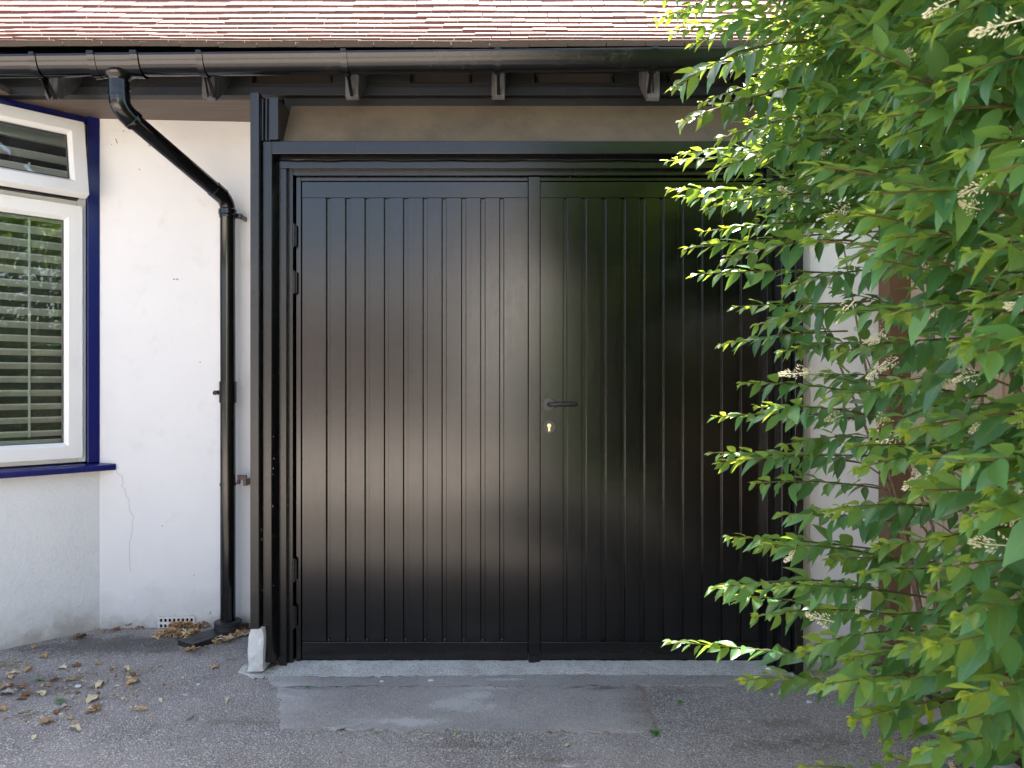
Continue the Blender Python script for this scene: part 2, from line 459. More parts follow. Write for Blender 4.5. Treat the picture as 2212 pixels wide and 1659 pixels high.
def mk_dry(name, a, b):
    q = M(name, rough=0.7, spec=0.25)
    n = q.noise(90, 3)
    c = q.mix(q.ramp(n, [(0.3, 0), (0.7, 1)]), a, b)
    c = q.mix(q.ramp(q.math('ABSOLUTE', q.attr('lat')), [(0.03, 0.5), (0.1, 0)]), c, tuple(v * 0.55 for v in b))
    q.set('Base Color', c); return q.m
DRY = {'tan': mk_dry('dry_leaf_tan', (0.50, 0.32, 0.16), (0.38, 0.22, 0.10)),
       'brown': mk_dry('dry_leaf_brown', (0.27, 0.135, 0.06), (0.18, 0.085, 0.04)),
       'cream': mk_dry('dry_leaf_cream', (0.74, 0.62, 0.42), (0.62, 0.48, 0.28)),
       'grey': mk_dry('dry_leaf_grey', (0.45, 0.41, 0.36), (0.34, 0.30, 0.26)),
       'red': mk_dry('dry_leaf_red', (0.30, 0.09, 0.06), (0.22, 0.06, 0.05)),
       'orange': mk_dry('dry_leaf_orange', (0.62, 0.40, 0.20), (0.55, 0.30, 0.12))}
# ================================================================== SETTING: ground
def ground_grid(name, xs, ys, zf, mat, kind='structure'):
    v = [(x, y, zf(x, y)) for y in ys for x in xs]
    n = len(xs)
    f = [(j * n + i, j * n + i + 1, (j + 1) * n + i + 1, (j + 1) * n + i) for j in range(len(ys) - 1) for i in range(n - 1)]
    b = MB(); b.add(v, f); o = b.build(name, mat, smooth=60)
    props(o, kind=kind); return o
xs = [-60, -30, -12, -6, -4] + list(np.arange(-3.2, 2.01, 0.1)) + [3, 6, 12, 30, 60]
ys = [-60, -30, -20, -14] + list(np.arange(-10, 0.01, 1.0)) + list(np.arange(0.2, 4.01, 0.1)) + [6, 12, 30, 60]
ground_grid('driveway', xs, ys, gz, asphalt_mat)

# smoother repair patch in front of the door (uneven outline)
def edge(pts, step=0.025, amp=0.012, seed=1):
    rr = random.Random(seed); o = []
    for i in range(len(pts)):
        a, b = Vector(pts[i]), Vector(pts[(i + 1) % len(pts)])
        k = max(2, int((b - a).length / step))
        for q in range(k):
            p = a.lerp(b, q / k); o.append((p.x + rr.uniform(-amp, amp), p.y + rr.uniform(-amp, amp)))
    return o
def sheet(name, outline, mat, dz, zf=gz, n=None):
    """thin sheet with an irregular outline, draped on the ground (fan of quads towards the middle)"""
    cx = sum(p[0] for p in outline) / len(outline); cy = sum(p[1] for p in outline) / len(outline)
    rings = [1.0, 0.985, 0.8, 0.6, 0.4, 0.2]
    v, f = [], []
    N = len(outline)
    for k, r in enumerate(rings):
        for p in outline:
            x, y = cx + (p[0] - cx) * r, cy + (p[1] - cy) * r
            v.append((x, y, zf(x, y) + (dz if k else -0.004)))
    v.append((cx, cy, zf(cx, cy) + dz))
    for k in range(len(rings) - 1):
        for i in range(N):
            j = (i + 1) % N
            f.append((k * N + i, k * N + j, (k + 1) * N + j, (k + 1) * N + i))
    b0 = (len(rings) - 1) * N
    for i in range(N): f.append((b0 + i, b0 + (i + 1) % N, len(v) - 1))
    b = MB(); b.add(v, f)
    o = b.build(name, mat, smooth=60); props(o, kind='structure'); return o
q = [gpt(600, 1487), gpt(600, 1578), gpt(1000, 1581), gpt(1420, 1584), gpt(1400, 1530), gpt(1384, 1487)]
qq = edge([(p.x, p.y) for p in q], 0.022, 0.013, 3)
sheet('repair_patch', qq, patch_mat, 0.0065)
_c = (sum(p[0] for p in qq) / len(qq), sum(p[1] for p in qq) / len(qq)); _r = random.Random(4)
sheet('patch_seam', [(p[0] + (0.016 if p[0] > _c[0] + 0.7 else 0.0) * _r.uniform(-.2, 1.6), p[1] - (0.012 * _r.uniform(-.5, 1.4) if p[1] < _c[1] else -0.008 * _r.uniform(-.5, 1.2))) for p in qq], seam_mat, 0.0025)
q = [gpt(560, 1461), gpt(590, 1483), gpt(1250, 1482), gpt(1710, 1480), gpt(1720, 1462)]
sheet('patch_strip', edge([(p.x, p.y) for p in q], 0.03, 0.008, 5), patch_mat, 0.005)

# concrete door threshold
xs2 = np.linspace(-1.185, 1.30, 110)
rt = random.Random(5)
v, f = [], []
for i, x in enumerate(xs2):
    e = 3.185 + rt.uniform(-0.014, 0.014) + 0.008 * math.sin(x * 13) - (0.018 * smooth01((-0.98 - x) / 0.1)) + (0.03 * smooth01((-1.12 - x) / 0.06))
    rise = 0.010 * smooth01((x + 1.2) / 0.2)
    v += [(x, e, gz(x, e) - 0.01), (x, e + 0.006, gz(x, e) + 0.003 + rt.uniform(-0.003, 0.003)), (x, e + 0.05, gz(x, e) + 0.008 + rt.uniform(-0.002, 0.002)), (x, 3.30, -0.020 + rt.uniform(-0.002, 0.002)), (x, 3.60 if x > -1.0 else 3.31, -0.014 if x > -1.0 else -0.03)]
for i in range(len(xs2) - 1):
    for k in range(4): f.append((i * 5 + k, (i + 1) * 5 + k, (i + 1) * 5 + k + 1, i * 5 + k + 1))
b = MB(); b.add(v, f); o = b.build('threshold', concrete_mat, smooth=50); props(o, kind='structure')

# bed of soil beside the fence
b = MB(); ysb = np.arange(-8, 3.3, 0.15)
v = []
for y in ysb:
    for x in (1.555, 1.60, 1.66, 1.72): v.append((x, y, gz(x, y) + 0.02 + rt.uniform(0, 0.03)))
f = [(i * 4 + k, i * 4 + k + 1, (i + 1) * 4 + k + 1, (i + 1) * 4 + k) for i in range(len(ysb) - 1) for k in range(3)]
b.add(v, f); props(b.build('flower_bed_soil', soil_mat, smooth=60), kind='structure')

# street behind the viewer (seen mirrored in paint and glass)
ground_grid('front_paving', [-9, -4, 0, 4, 9], [-10.4, -7, -4, -0.6], lambda x, y: 0.012, paving_mat)
ground_grid('pavement', [-50, 50], [-12.5, -10.5], lambda x, y: 0.0, pave_mat)
ground_grid('road', [-50, 50], [-19.0, -12.6], lambda x, y: -0.02, road_mat)

# ================================================================== THE HOUSE
house = empty('house', (0, 3.333, -0.035), 'white rendered house with black garage doors under a red tiled roof', 'house')
YD = 3.333
DX = lambda px: X(px, YD)

# ---- white wall beside the garage, with its crack and marks
CW = Vector((-2.06, 3.70, 0))
b = MB()
wx1 = -0.95; wy1 = 3.77
def wy(x): return 3.70 + (x + 2.06) / (wx1 + 2.06) * (wy1 - 3.70)
b.add([(-2.06, 3.70, -0.2), (wx1, wy1, -0.2), (wx1, wy1, 2.62), (-2.06, 3.70, 2.62), (-2.06, 3.95, -0.2), (wx1, 3.95, -0.2), (wx1, 3.95, 2.62), (-2.06, 3.95, 2.62)],
      [(0, 1, 2, 3), (4, 7, 6, 5), (0, 4, 5, 1), (3, 2, 6, 7), (0, 3, 7, 4), (1, 5, 6, 2)])
def wall_line(pts, wid, mi):
    for i in range(len(pts) - 1):
        P = []
        for (px, py) in (pts[i], pts[i + 1]):
            x, Y = 0, 3.7
            for _ in range(4): x = X(px, Y); Y = wy(x)
            P.append(Vector((x, Y - 0.0012, Zp(py, Y))))
        d = (P[1] - P[0]).normalized(); s = Vector((d.z, 0, -d.x)) * wid
        wa = wid
        b.add([P[0] - s, P[0] + s, P[1] + s, P[1] - s], [(0, 1, 2, 3)], mi)
rc = random.Random(9)
cr = [(842, 510), (868, 545), (890, 550), (898, 605), (885, 625), (912, 655), (916, 690), (940, 725), (944, 800), (975, 853), (962, 880), (968, 930), (945, 1030), (945, 1120), (944, 1215), (957, 1265)]
cr = [((x / 2.91) * 0.864, (1000 + y / 2.91) * 0.864) for x, y in cr]
fine = []
for i in range(len(cr) - 1):
    for k in range(4):
        t = k / 4; fine.append((cr[i][0] + (cr[i + 1][0] - cr[i][0]) * t + rc.uniform(-0.8, 0.8), cr[i][1] + (cr[i + 1][1] - cr[i][1]) * t))
wall_line(fine, 0.0008, 1)
for (x, y) in ((895, 955), (1083, 1057), (812, 1050), (1265, 1663 + 370), (1290, 2030)):
    px, py = x / 2.91 * 0.864, y / 2.91 * 0.864
    wall_line([(px, py), (px + rc.uniform(1, 3), py + rc.uniform(-1, 2))], 0.003, 2)
for (px, py, dx, dy) in ((452, 1327, 4, -6), (431, 782, 3, 1), (374, 603, 2, 0), (380, 603, 3, -1), (350, 1135, 2, 2), (418, 1242, 2, 1), (250, 300, 4, 10), (300, 365, 3, 2), (506, 1250, 2, 3)):
    wall_line([(px, py), (px + dx, py + dy)], 0.0018, 2)
b.build('wall', [white_wall, crack_mat, M('wall_speck', 0.9, (0.12, 0.09, 0.06)).m], house, recalc=False)

# ---- canted bay: local frame s (from corner towards viewer-left), d outward, z
SQ = math.sqrt(0.5)
def bay(p): return Vector((CW.x + (-p.x + p.y) * SQ, CW.y + (-p.x - p.y) * SQ, p.z))
def s_of(px, d=0.0):
    k = (px - CX) / F
    # solve (cx + (-s+d)q)/(cy + (-s-d)q) = k
    return (CW.x + d * SQ - k * (CW.y - d * SQ)) / (SQ * (1 - k))
LB = 0.70                                    # length of the canted side
b = MB(bay); b.box(0.0, LB, -0.2, 0.0, -0.2, 0.805)
e = bay(Vector((LB, 0, 0)))
b.tf = None; b.box(-4.6, e.x, e.y, e.y + 0.2, -0.2, 0.805)
b.build('bay_wall', rough_wall, house)

win = empty('bay_window', bay(Vector((0.3, 0, 0.83))), None, None)
win.parent = house; win.location = WL[win.name] - WL[house.name]
ZS, ZH = 0.835, 2.549
b = MB(bay)
b.box(0.0, 0.054, -0.10, 0.004, ZS, ZH)
b.box(0.054, LB, -0.10, -0.016, 2.514, ZH)
b.box(LB - 0.05, LB, -0.10, 0.004, ZS, 2.514)
b.build('blue_surround', blue_mat, win, bevel=0.003)
b = MB(bay)
b.prism([(-0.12, 0.800), (0.055, 0.795), (0.060, 0.806), (0.060, 0.822), (0.050, 0.828), (-0.12, 0.838)], -0.058, LB + 0.05, 'x')
b.build('sill', blue_mat, win, bevel=0.003)
def frame_ring(b, s0, s1, z0, z1, d0, d1, wd, wz=None):
    wz = wz or wd
    b.box(s0, s0 + wd, d0, d1, z0, z1); b.box(s1 - wd, s1, d0, d1, z0, z1)
    b.box(s0 + wd, s1 - wd, d0, d1, z0, z0 + wz); b.box(s0 + wd, s1 - wd, d0, d1, z1 - wz, z1)
S0, S1 = 0.056, LB - 0.052
b = MB(bay); frame_ring(b, S0, S1, 0.840, 2.512, -0.085, -0.018, 0.040)
b.box(S0 + 0.04, S1 - 0.04, -0.085, -0.018, 2.075, 2.125)
b.build('outer_frame', upvc_mat, win, bevel=0.004)
def sash_ring(b, s0, s1, z0, z1, d0, d1, wd, splay=0.016):
    """sash with mitred members and a splayed glazing bead"""
    o = [(s0, z0), (s1, z0), (s1, z1), (s0, z1)]
    i1 = [(s0 + wd - splay, z0 + wd - splay), (s1 - wd + splay, z0 + wd - splay), (s1 - wd + splay, z1 - wd + splay), (s0 + wd - splay, z1 - wd + splay)]
    i2 = [(s0 + wd, z0 + wd), (s1 - wd, z0 + wd), (s1 - wd, z1 - wd), (s0 + wd, z1 - wd)]
    v = [(p[0], d0, p[1]) for p in o] + [(p[0], d1, p[1]) for p in o] + [(p[0], d1, p[1]) for p in i1] + [(p[0], d1 - 0.018, p[1]) for p in i2] + [(p[0], d0, p[1]) for p in i2]
    f = []
    for k in range(4):
        j = (k + 1) % 4
        for r in range(4): f.append((r * 4 + k, r * 4 + j, (r + 1) * 4 + j, (r + 1) * 4 + k))
        f.append((16 + k, 16 + j, j, k))
    b.add(v, f)
sh0, sh1 = S0 + 0.022, S1 - 0.022
b = MB(bay); sash_ring(b, sh0, sh1, 0.862, 2.098, -0.05, 0.012, 0.078)
b.build('casement', upvc_mat, win, bevel=0.003)
b = MB(bay); b.box(sh0 + 0.074, sh1 - 0.074, -0.024, -0.018, 0.936, 2.024)
b.build('pane', glass_mat, win)
b = MB(bay); frame_ring(b, sh0 + 0.0765, sh1 - 0.0765, 0.9385, 2.0215, -0.0175, -0.008, 0.004)
b.build('gasket', grey_gasket, win)
# top-hung fanlight, standing open
HA = R(12.5); hz, hd = 2.497, -0.035
def fan(p):
    dz, dd = p.z - hz, p.y - hd
    return bay(Vector((p.x, hd + dd * math.cos(HA) - dz * math.sin(HA), hz + dz * math.cos(HA) + dd * math.sin(HA))))
b = MB(fan); sash_ring(b, sh0 - 0.004, sh1, 2.117, 2.497, -0.035, 0.022, 0.074)
b.build('fanlight', upvc_mat, win, bevel=0.003)
b = MB(fan); b.box(sh0 + 0.07, sh1 - 0.074, -0.016, -0.010, 2.189, 2.424)
b.build('fanlight_pane', glass_mat, win)
b = MB(fan); frame_ring(b, sh0 + 0.0725, sh1 - 0.0765, 2.1935, 2.4205, -0.0095, 0.000, 0.004)
b.build('fanlight_gasket', grey_gasket, win)
b = MB(bay); b.box(sh0 + 0.03, sh0 + 0.33, -0.012, 0.004, 2.126, 2.134); b.box(sh0 + 0.02, sh0 + 0.05, -0.016, 0.012, 2.126, 2.142)
b.build('stay', hard_black, win, bevel=0.001)
# slatted shutter behind the glass
b = MB(bay)
z = 0.985; k = 0
while z < 2.06:
    b.obox((0.355, -0.092, z), (0.265, 0, 0), (0, 0.0198, 0.0124), (0, -0.0022, 0.0036)); z += 0.0655
for z in (2.195, 2.262, 2.330):
    b.obox((0.355, -0.092, z), (0.265, 0, 0), (0, 0.0198, 0.0124), (0, -0.0022, 0.0036))
b.box(0.07, 0.64, -0.112, -0.084, 0.86, 0.955); b.box(0.07, 0.088, -0.112, -0.0845, 0.955, 2.06); b.box(0.622, 0.64, -0.112, -0.0845, 0.955, 2.06)
b.box(0.07, 0.64, -0.112, -0.084, 2.062, 2.14); b.box(0.07, 0.64, -0.112, -0.084, 2.40, 2.50)
b.tube([(0.287, -0.066, 0.97), (0.287, -0.066, 2.05)], 0.006, 8); b.tube([(0.287, -0.066, 2.18), (0.287, -0.066, 2.285)], 0.006, 8)
b.build('shutter', shutter_mat, win, bevel=0.0015)
# front of the bay, beyond the picture
b = MB()
for (xa, xb) in ((-4.6, -3.62), (-3.60, e.x - 0.04)):
    b.box(xa, xa + 0.07, e.y + 0.01, e.y + 0.08, 0.84, 2.53); b.box(xb - 0.07, xb, e.y + 0.01, e.y + 0.08, 0.84, 2.53)
    b.box(xa + 0.07, xb - 0.07, e.y + 0.01, e.y + 0.08, 0.84, 0.92); b.box(xa + 0.07, xb - 0.07, e.y + 0.01, e.y + 0.08, 2.46, 2.53)
o = b.build('front_frame', upvc_mat, win)
b = MB()
for (xa, xb) in ((-4.6, -3.62), (-3.60, e.x - 0.04)): b.box(xa + 0.07, xb - 0.07, e.y + 0.04, e.y + 0.046, 0.92, 2.46)
b.build('front_pane', glass_mat, win)
b = MB(); b.box(-4.65, e.x - 0.04, e.y - 0.05, e.y + 0.09, 0.805, 0.838); b.build('front_sill', blue_mat, win)
b = MB(); b.box(-4.65, e.x - 0.04, e.y + 0.005, e.y + 0.09, 2.531, ZH); b.build('front_head', blue_mat, win)
# dark room behind
b = MB()
b.box(-4.55, -1.0, 6.4, 6.5, -0.2, 2.7); b.box(-4.6, -4.55, e.y + 0.21, 6.4, -0.2, 2.7); b.box(-1.05, -1.0, 3.96, 6.4, -0.2, 2.7)
b.box(-4.55, -1.05, e.y + 0.21, 6.4, -0.2, -0.1); b.box(-4.55, -1.05, 3.96, 6.4, 2.6, 2.7)
b.build('room_lining', room_mat, house)

# ---- air brick at the foot of the wall
z0, z1 = -0.006, 0.058
xa, xb = X(341, 3.71), X(418, 3.71); yy = wy((xa + xb) / 2)
b = MB(lambda p: Vector((p.x, p.y + wy(p.x) - yy, p.z)))
nx, nz = 8, 2
wcell = (xb - xa) / (nx + 0.4)
b.box(xa, xb, yy - 0.002, yy + 0.02, z0, z1, 1)
bar = wcell * 0.40
for i in range(nx + 1):
    x = xa + 0.2 * wcell + i * wcell
    b.box(x - bar / 2, x + bar / 2, yy - 0.0075, yy - 0.0025, z0, z1)
hc = (z1 - z0) / 2
for k, z in enumerate((z0 + 0.005, z0 + hc, z1 - 0.005)):
    b.box(xa - 0.004, xb + 0.004, yy - 0.0070, yy - 0.003, z - 0.0055, z + 0.0055)
b.build('air_brick', [vent_mat, void_mat], house)

# ---- timber posts and frame round the garage doors
b = MB()
b.box(-1.1285, -1.0895, 3.190, 3.80, 0.166, 2.484)
o = b.build('post', post_black, house, bevel=0.004)
b = MB(); b.box(1.2195, 1.256, 3.190, 3.45, -0.03, 2.484)
o = b.build('post', post_black, house, bevel=0.004)
b = MB()
b.prism([(-1.0860, 3.222), (-1.046, 3.222), (-1.031, 3.252), (-1.031, 3.32), (-1.0860, 3.32)], 0.012, 2.281, 'z')
b.prism([(1.2155, 3.222), (1.2155, 3.32), (1.160, 3.32), (1.160, 3.252), (1.174, 3.222)], -0.03, 2.226, 'z')
b.prism([(3.2215, 2.282), (3.2215, 2.2268), (3.252, 2.2138), (3.32, 2.2138), (3.32, 2.282)], -1.046, 1.2155, 'x')
b.build('architrave', frame_black, house, bevel=0.003)
# sealant line under the lintel
b = MB(); pth = [(x, 3.262 + 0.002 * math.sin(x * 9), 2.2135 + 0.0014 * math.sin(x * 17) + 0.001 * math.sin(x * 41)) for x in np.linspace(-1.028, 1.155, 90)]
b.tube(pth, 0.0042, 6); b.build('sealant', hard_black, house, smooth=60)
# reeded strip above the left end of the architrave
b = MB()
for (px, r) in ((567.5, 0.0072), (576, 0.0080), (583.0, 0.0056)):
    x = X(px, 3.23); b.tube([(x, 3.226, 2.283), (x + 0.001, 3.226, 2.466)], r, 12)
b.box(-1.0855, -1.052, 3.236, 3.40, 2.283, 2.468)
b.build('reeded_moulding', post_black, house, smooth=40)
b = MB(); b.box(-1.050, -1.012, 3.206, 3.42, 2.2835, 2.468); b.build('top_board', post_black, house, bevel=0.003)
b = MB(); b.box(1.150, 1.21, 3.21, 3.42, 2.2835, 2.50); b.build('top_board', post_black, house, bevel=0.003)
# brown panel leaning above the lintel
b = MB(); b.prism([(3.262, 2.283), (3.395, 2.50), (3.424, 2.50), (3.424, 2.283)], -1.0115, 1.1495, 'x')
b.build('brown_panel', panel_mat, house)
# door frame (two steps)
b = MB()
b.box(-1.0305, -0.998, 3.276, 3.36, -0.03, 2.178); b.box(1.128, 1.1595, 3.276, 3.36, -0.03, 2.178)
b.box(-1.0305, 1.1595, 3.274, 3.36, 2.1785, 2.2125)
b.build('outer_door_frame', frame_black, house, bevel=0.002)
ZT = Zp(378, 3.30)
b = MB()
b.box(DX(612.5), DX(637), 3.302, 3.42, -0.032, ZT + 0.0265); b.box(DX(1669), DX(1687), 3.302, 3.42, -0.032, ZT + 0.0265)
b.box(DX(637) + 0.0008, DX(1669) - 0.0008, 3.303, 3.42, ZT, ZT + 0.0265)
b.build('inner_door_frame', frame_black, house, bevel=0.0015)
b = MB(); b.box(-1.0, 1.13, 3.425, 3.5, -0.03, 2.2); b.build('garage_interior', void_mat, house)

# ---- the two door leaves
zb, zt = Zp(1424, YD), Zp(393, YD)
zr1, zr0 = Zp(427, YD), Zp(1386, YD)
def leaf(px0, px1, grooves, hinge_px, fl_l, fl_r):
    x0, x1 = DX(px0), DX(px1)
    lf = empty('garage_door', ((x0 + x1) / 2, YD, zb)); lf.parent = house; lf.location = WL[lf.name] - WL[house.name]
    # boarded panel: one folded sheet, its grooves pressed in
    prof = [(x0, YD)]
    for (g0, g1) in grooves:
        a, c = DX(g0), DX(g1)
        prof += [(a, YD), (a + 0.0010, YD + 0.017), (c - 0.0010, YD + 0.017), (c, YD)]
    prof += [(x1, YD), (x1, YD + 0.045), (x0, YD + 0.045)]
    b = MB(); b.prism(prof, zr0, zr1 - 0.0004, 'z')
    for (g0, g1) in grooves:                       # weld blobs at the groove feet
        x = (DX(g0) + DX(g1)) / 2
        b.obox((x, YD + 0.010, zr0 + 0.006), (0.0035, 0, 0), (0, 0.004, 0), (0, 0.003, 0.005))
    b.build('boarded_panel', door_black, lf, bevel=0.0016)
    b = MB(); b.box(x0, x1, YD - 0.0012, YD + 0.045, zr1 + 0.0004, zt); b.build('top_rail', door_black, lf, bevel=0.0012)
    b = MB(); b.box(x0, x1, YD - 0.004, YD + 0.045, zb, zr0 - 0.0006); b.build('bottom_rail', door_black, lf, bevel=0.0022)
    b = MB()
    if fl_l: b.box(DX(fl_l), x0 - 0.0035, YD - 0.006, YD + 0.04, zb - 0.022, zt + 0.020)
    if fl_r: b.box(x1 + 0.0035, DX(fl_r), YD - 0.006, YD + 0.04, zb - 0.022, zt + 0.020)
    b.box(x0 - (0.0030 if fl_l else 0), x1 + (0.0030 if fl_r else 0), YD - 0.006, YD + 0.04, zt + 0.0035, zt + 0.0195)
    b.box(x0 - (0.0030 if fl_l else 0), x1 + (0.0030 if fl_r else 0), YD + 0.002, YD + 0.04, zb - 0.022, zb - 0.0035)
    b.build('edge_trim', door_black, lf, bevel=0.0015)
    sgn = 1 if fl_l else -1
    for i, (ya, yb_) in enumerate(((485, 532), (587, 633), (1208, 1255), (1310, 1356))):
        hx = DX(hinge_px) + (0.002 if i == 1 else 0); a, c = Zp(yb_, 3.31), Zp(ya, 3.31)
        b = MB(); h3 = (c - a) / 3
        for k in range(3):
            b.tube([(hx, 3.304, a + k * h3 + 0.0008), (hx, 3.304, a + (k + 1) * h3 - 0.0008)], 0.0062, 12)
        b.tube([(hx, 3.304, a - 0.004), (hx, 3.304, c + 0.004)], 0.0038, 10)
        b.box(hx - 0.010, hx + 0.010, 3.309, 3.313, a + 0.001, c - 0.001)
        b.build('hinge', hard_black, lf, smooth=40)
    return lf
s = lambda a, b_: (a * 0.864, b_ * 0.864)
GL = [s(815, 825.5), s(863, 875), s(911.5, 923), s(960, 971.5), s(1008, 1020), s(1057, 1068.5), s(1104.5, 1116), s(1153.5, 1165), s(1201.5, 1213), s(1249, 1260)]
GR = [s(1408, 1418), s(1454.5, 1466), s(1502.5, 1515), s(1550.5, 1563), s(1599, 1612), s(1647, 1660), s(1696.5, 1709), s(1744.5, 1757), s(1793, 1806), s(1841.5, 1854)]
left_leaf = leaf(652.5, 1140.5, GL, 638.5, 640.5, None)
right_leaf = leaf(1167, 1654, GR, 1668, None, 1665.5)
left_leaf['label'] = 'left garage door leaf without a handle'
right_leaf['label'] = 'right garage door leaf with the lever handle and lock'
b = MB(); b.box(DX(1141.5), DX(1166.2), YD - 0.022, YD - 0.0068, zb - 0.026, zt + 0.018)
b.build('cover_strip', door_black, right_leaf, bevel=0.002)
# lever handle
hc = at(1185, 873.5, YD)
b = MB()
def disc(b, c, r, y0, y1, n=36, ch=0.0015, mi=0):
    b.tube([(c.x, y1, c.z), (c.x, y0 + ch, c.z), (c.x, y0, c.z)], [r, r, r - ch], n, mi=mi)
disc(b, hc, 0.0295, YD - 0.010, YD - 0.0005, mi=1)
b.tube([(hc.x, YD - 0.009, hc.z), (hc.x, YD - 0.040, hc.z), (hc.x + 0.004, YD - 0.050, hc.z), (hc.x + 0.016, YD - 0.055, hc.z + 0.0005), (hc.x + 0.03, YD - 0.056, hc.z + 0.001), (hc.x + 0.105, YD - 0.056, hc.z + 0.001), (hc.x + 0.120, YD - 0.054, hc.z + 0.001), (hc.x + 0.1245, YD - 0.050, hc.z + 0.001)],
       [0.0085, 0.0085, 0.0088, 0.0090, 0.0092, 0.0092, 0.0088, 0.005], 16)
b.build('handle', [hard_black, rose_mat], right_leaf, smooth=40)
lc = at(1186, 922, YD)
b = MB(); disc(b, lc, 0.0295, YD - 0.010, YD - 0.0005)
zc = lc.z + 0.006
b.tube([(lc.x, YD - 0.0095, zc), (lc.x, YD - 0.0135, zc)], 0.0088, 20, mi=1)
b.box(lc.x - 0.0045, lc.x + 0.0045, YD - 0.0132, YD - 0.0096, lc.z - 0.019, lc.z + 0.004, 1)
b.box(lc.x - 0.0009, lc.x + 0.0009, YD - 0.0142, YD - 0.0137, zc - 0.006, zc + 0.004, 2)
b.build('lock', [rose_mat, brass_mat, void_mat], right_leaf, smooth=40)
# flaked paint on the old frame
b = MB()
for _ in range(12):
    px = random.choice([564, 565, 566, 590, 591]) + random.uniform(-1, 1); py = random.choice([random.uniform(900, 1400), random.uniform(1150, 1400)])
    p = at(px, py, 3.2208); h = random.uniform(0.001, 0.006); wv = random.uniform(0.0005, 0.0013)
    b.add([(p.x - wv, p.y, p.z - h), (p.x + wv, p.y, p.z - h * 0.6), (p.x + wv * 0.6, p.y, p.z + h), (p.x - wv, p.y, p.z + h * 0.5)], [(0, 1, 2, 3)])
props(b.build('paint_flakes', chip_mat, house), kind='stuff')

# ---- white stone under the left post
b = MB(); rp = random.Random(4)
cols, rows = 9, 16
pxl = lambda t: 537 + (4 * (1 - t) if t > 0.1 else 0)
def stone(t, u):
    """t 0..1 up, u 0..1 across"""
    zl = -0.012 + t * 0.182
    xl = -1.139 + 0.006 * t + 0.0025 * math.sin(t * 8) + rp.uniform(-0.0012, 0.0012); xr = -1.0712 - 0.002 * math.sin(t * 7)
    if t > 0.9: xl += 0.006 * (t - 0.9) / 0.1
    x = xl + (xr - xl) * u
    y = 3.186 + 0.0015 * math.sin(t * 15 + u * 3) - 0.003 * (1 if 0.30 < t < 0.55 else 0) + rp.uniform(-0.0015, 0.0015) + 0.004 * (abs(u - 0.5) * 2) ** 12
    return (x, y, zl)
v = [stone(j / (rows - 1), i / (cols - 1)) for j in range(rows) for i in range(cols)]
nF = len(v)
f = [(j * cols + i, j * cols + i + 1, (j + 1) * cols + i + 1, (j + 1) * cols + i) for j in range(rows - 1) for i in range(cols - 1)]
ring = [j * cols for j in range(rows - 1, -1, -1)] + list(range(1, cols)) + [j * cols + cols - 1 for j in range(1, rows)] + [(rows - 1) * cols + i for i in range(cols - 2, 0, -1)]
for k, i in enumerate(ring): v.append((v[i][0], 3.55, v[i][2]))
L = len(ring)
f += [(ring[k], ring[(k + 1) % L], nF + (k + 1) % L, nF + k) for k in range(L)]
b.add(v, f); b.build('plinth_stone', plinth_mat, house, smooth=30)

# ---- white pier at the right of the doors
b = MB(); b.box(1.3105, 1.62, 3.262, 3.60, -0.2, 2.56); b.box(1.62, 1.70, 3.40, 3.60, -0.2, 2.56)
b.build('pier', white_wall, house, bevel=0.006)
b = MB(); b.box(1.258, 1.310, 3.250, 3.60, -0.035, 2.56); b.build('pier_edge', strip_mat, house, bevel=0.008)
# outer shell of the rest of the house
b = MB(); b.box(-4.8, -4.62, 3.0, 9.4, -0.2, 3.0); b.box(1.71, 1.86, 3.45, 9.4, -0.2, 3.0); b.box(-4.8, 1.86, 9.4, 9.55, -0.2, 3.0)
b.box(-4.61, 1.70, 3.62, 9.39, 2.75, 2.80)
b.build('house_shell', white_wall, house)

# ---- eaves: soffit, vent board, rafter feet
b = MB(); b.box(-4.6, -1.1295, 3.40, 3.85, 2.5500, 2.575)
b.box(-4.6, -2.3, 3.0, 3.399, 2.5505, 2.575)
b.build('soffit', soffit_mat, house)
fas = MB()
fas.box(-4.7, 1.72, 3.395, 3.45, 2.549, 2.5885)            # lower moulding
fas.box(-4.7, 1.72, 3.43, 3.45, 2.589, 2.620)
fas.box(-4.7, 1.72, 3.43, 3.45, 2.668, 2.78)
SL = [(545, 719), (886, 1021), (1154, 1329), (1440, 1585)]
edges = [-4.7] + [X(p, 3.43) for ab in SL for p in ab] + [1.72]
for i in range(0, len(edges), 2): fas.box(edges[i], edges[i + 1], 3.43, 3.45, 2.6202, 2.6678)
fas.box(-1.052, 1.22, 3.425, 3.4295, 2.44, 2.5488)
fascia = fas.build('vent_board', eaves_black, house, bevel=0.003)
for (a, c) in SL:
    xa, xb = X(a, 3.43), X(c, 3.43)
    b = MB(); b.box(xa + 0.001, xb - 0.001, 3.4455, 3.449, 2.6215, 2.6665, 1)
    n = int((xb - xa) / 0.011)
    for i in range(-4, n + 1):
        for sg in (1, -1):
            x = xa + i * 0.011 + (0 if sg > 0 else 0.047)
            pa, pb = Vector((x, 3.4415, 2.6205)), Vector((x + sg * 0.027, 3.4415, 2.6675))
            lo, hi = xa + 0.001, xb - 0.001
            if min(pa.x, pb.x) < lo or max(pa.x, pb.x) > hi: continue
            b.tube([pa, pb], 0.0009, 4, caps=False)
    b.build('vent_mesh', [wire_mat, void_mat], fascia)
raf = None
RX = [-2.70, -2.019, -1.33, -0.70, -0.059, 0.6175, 1.25]
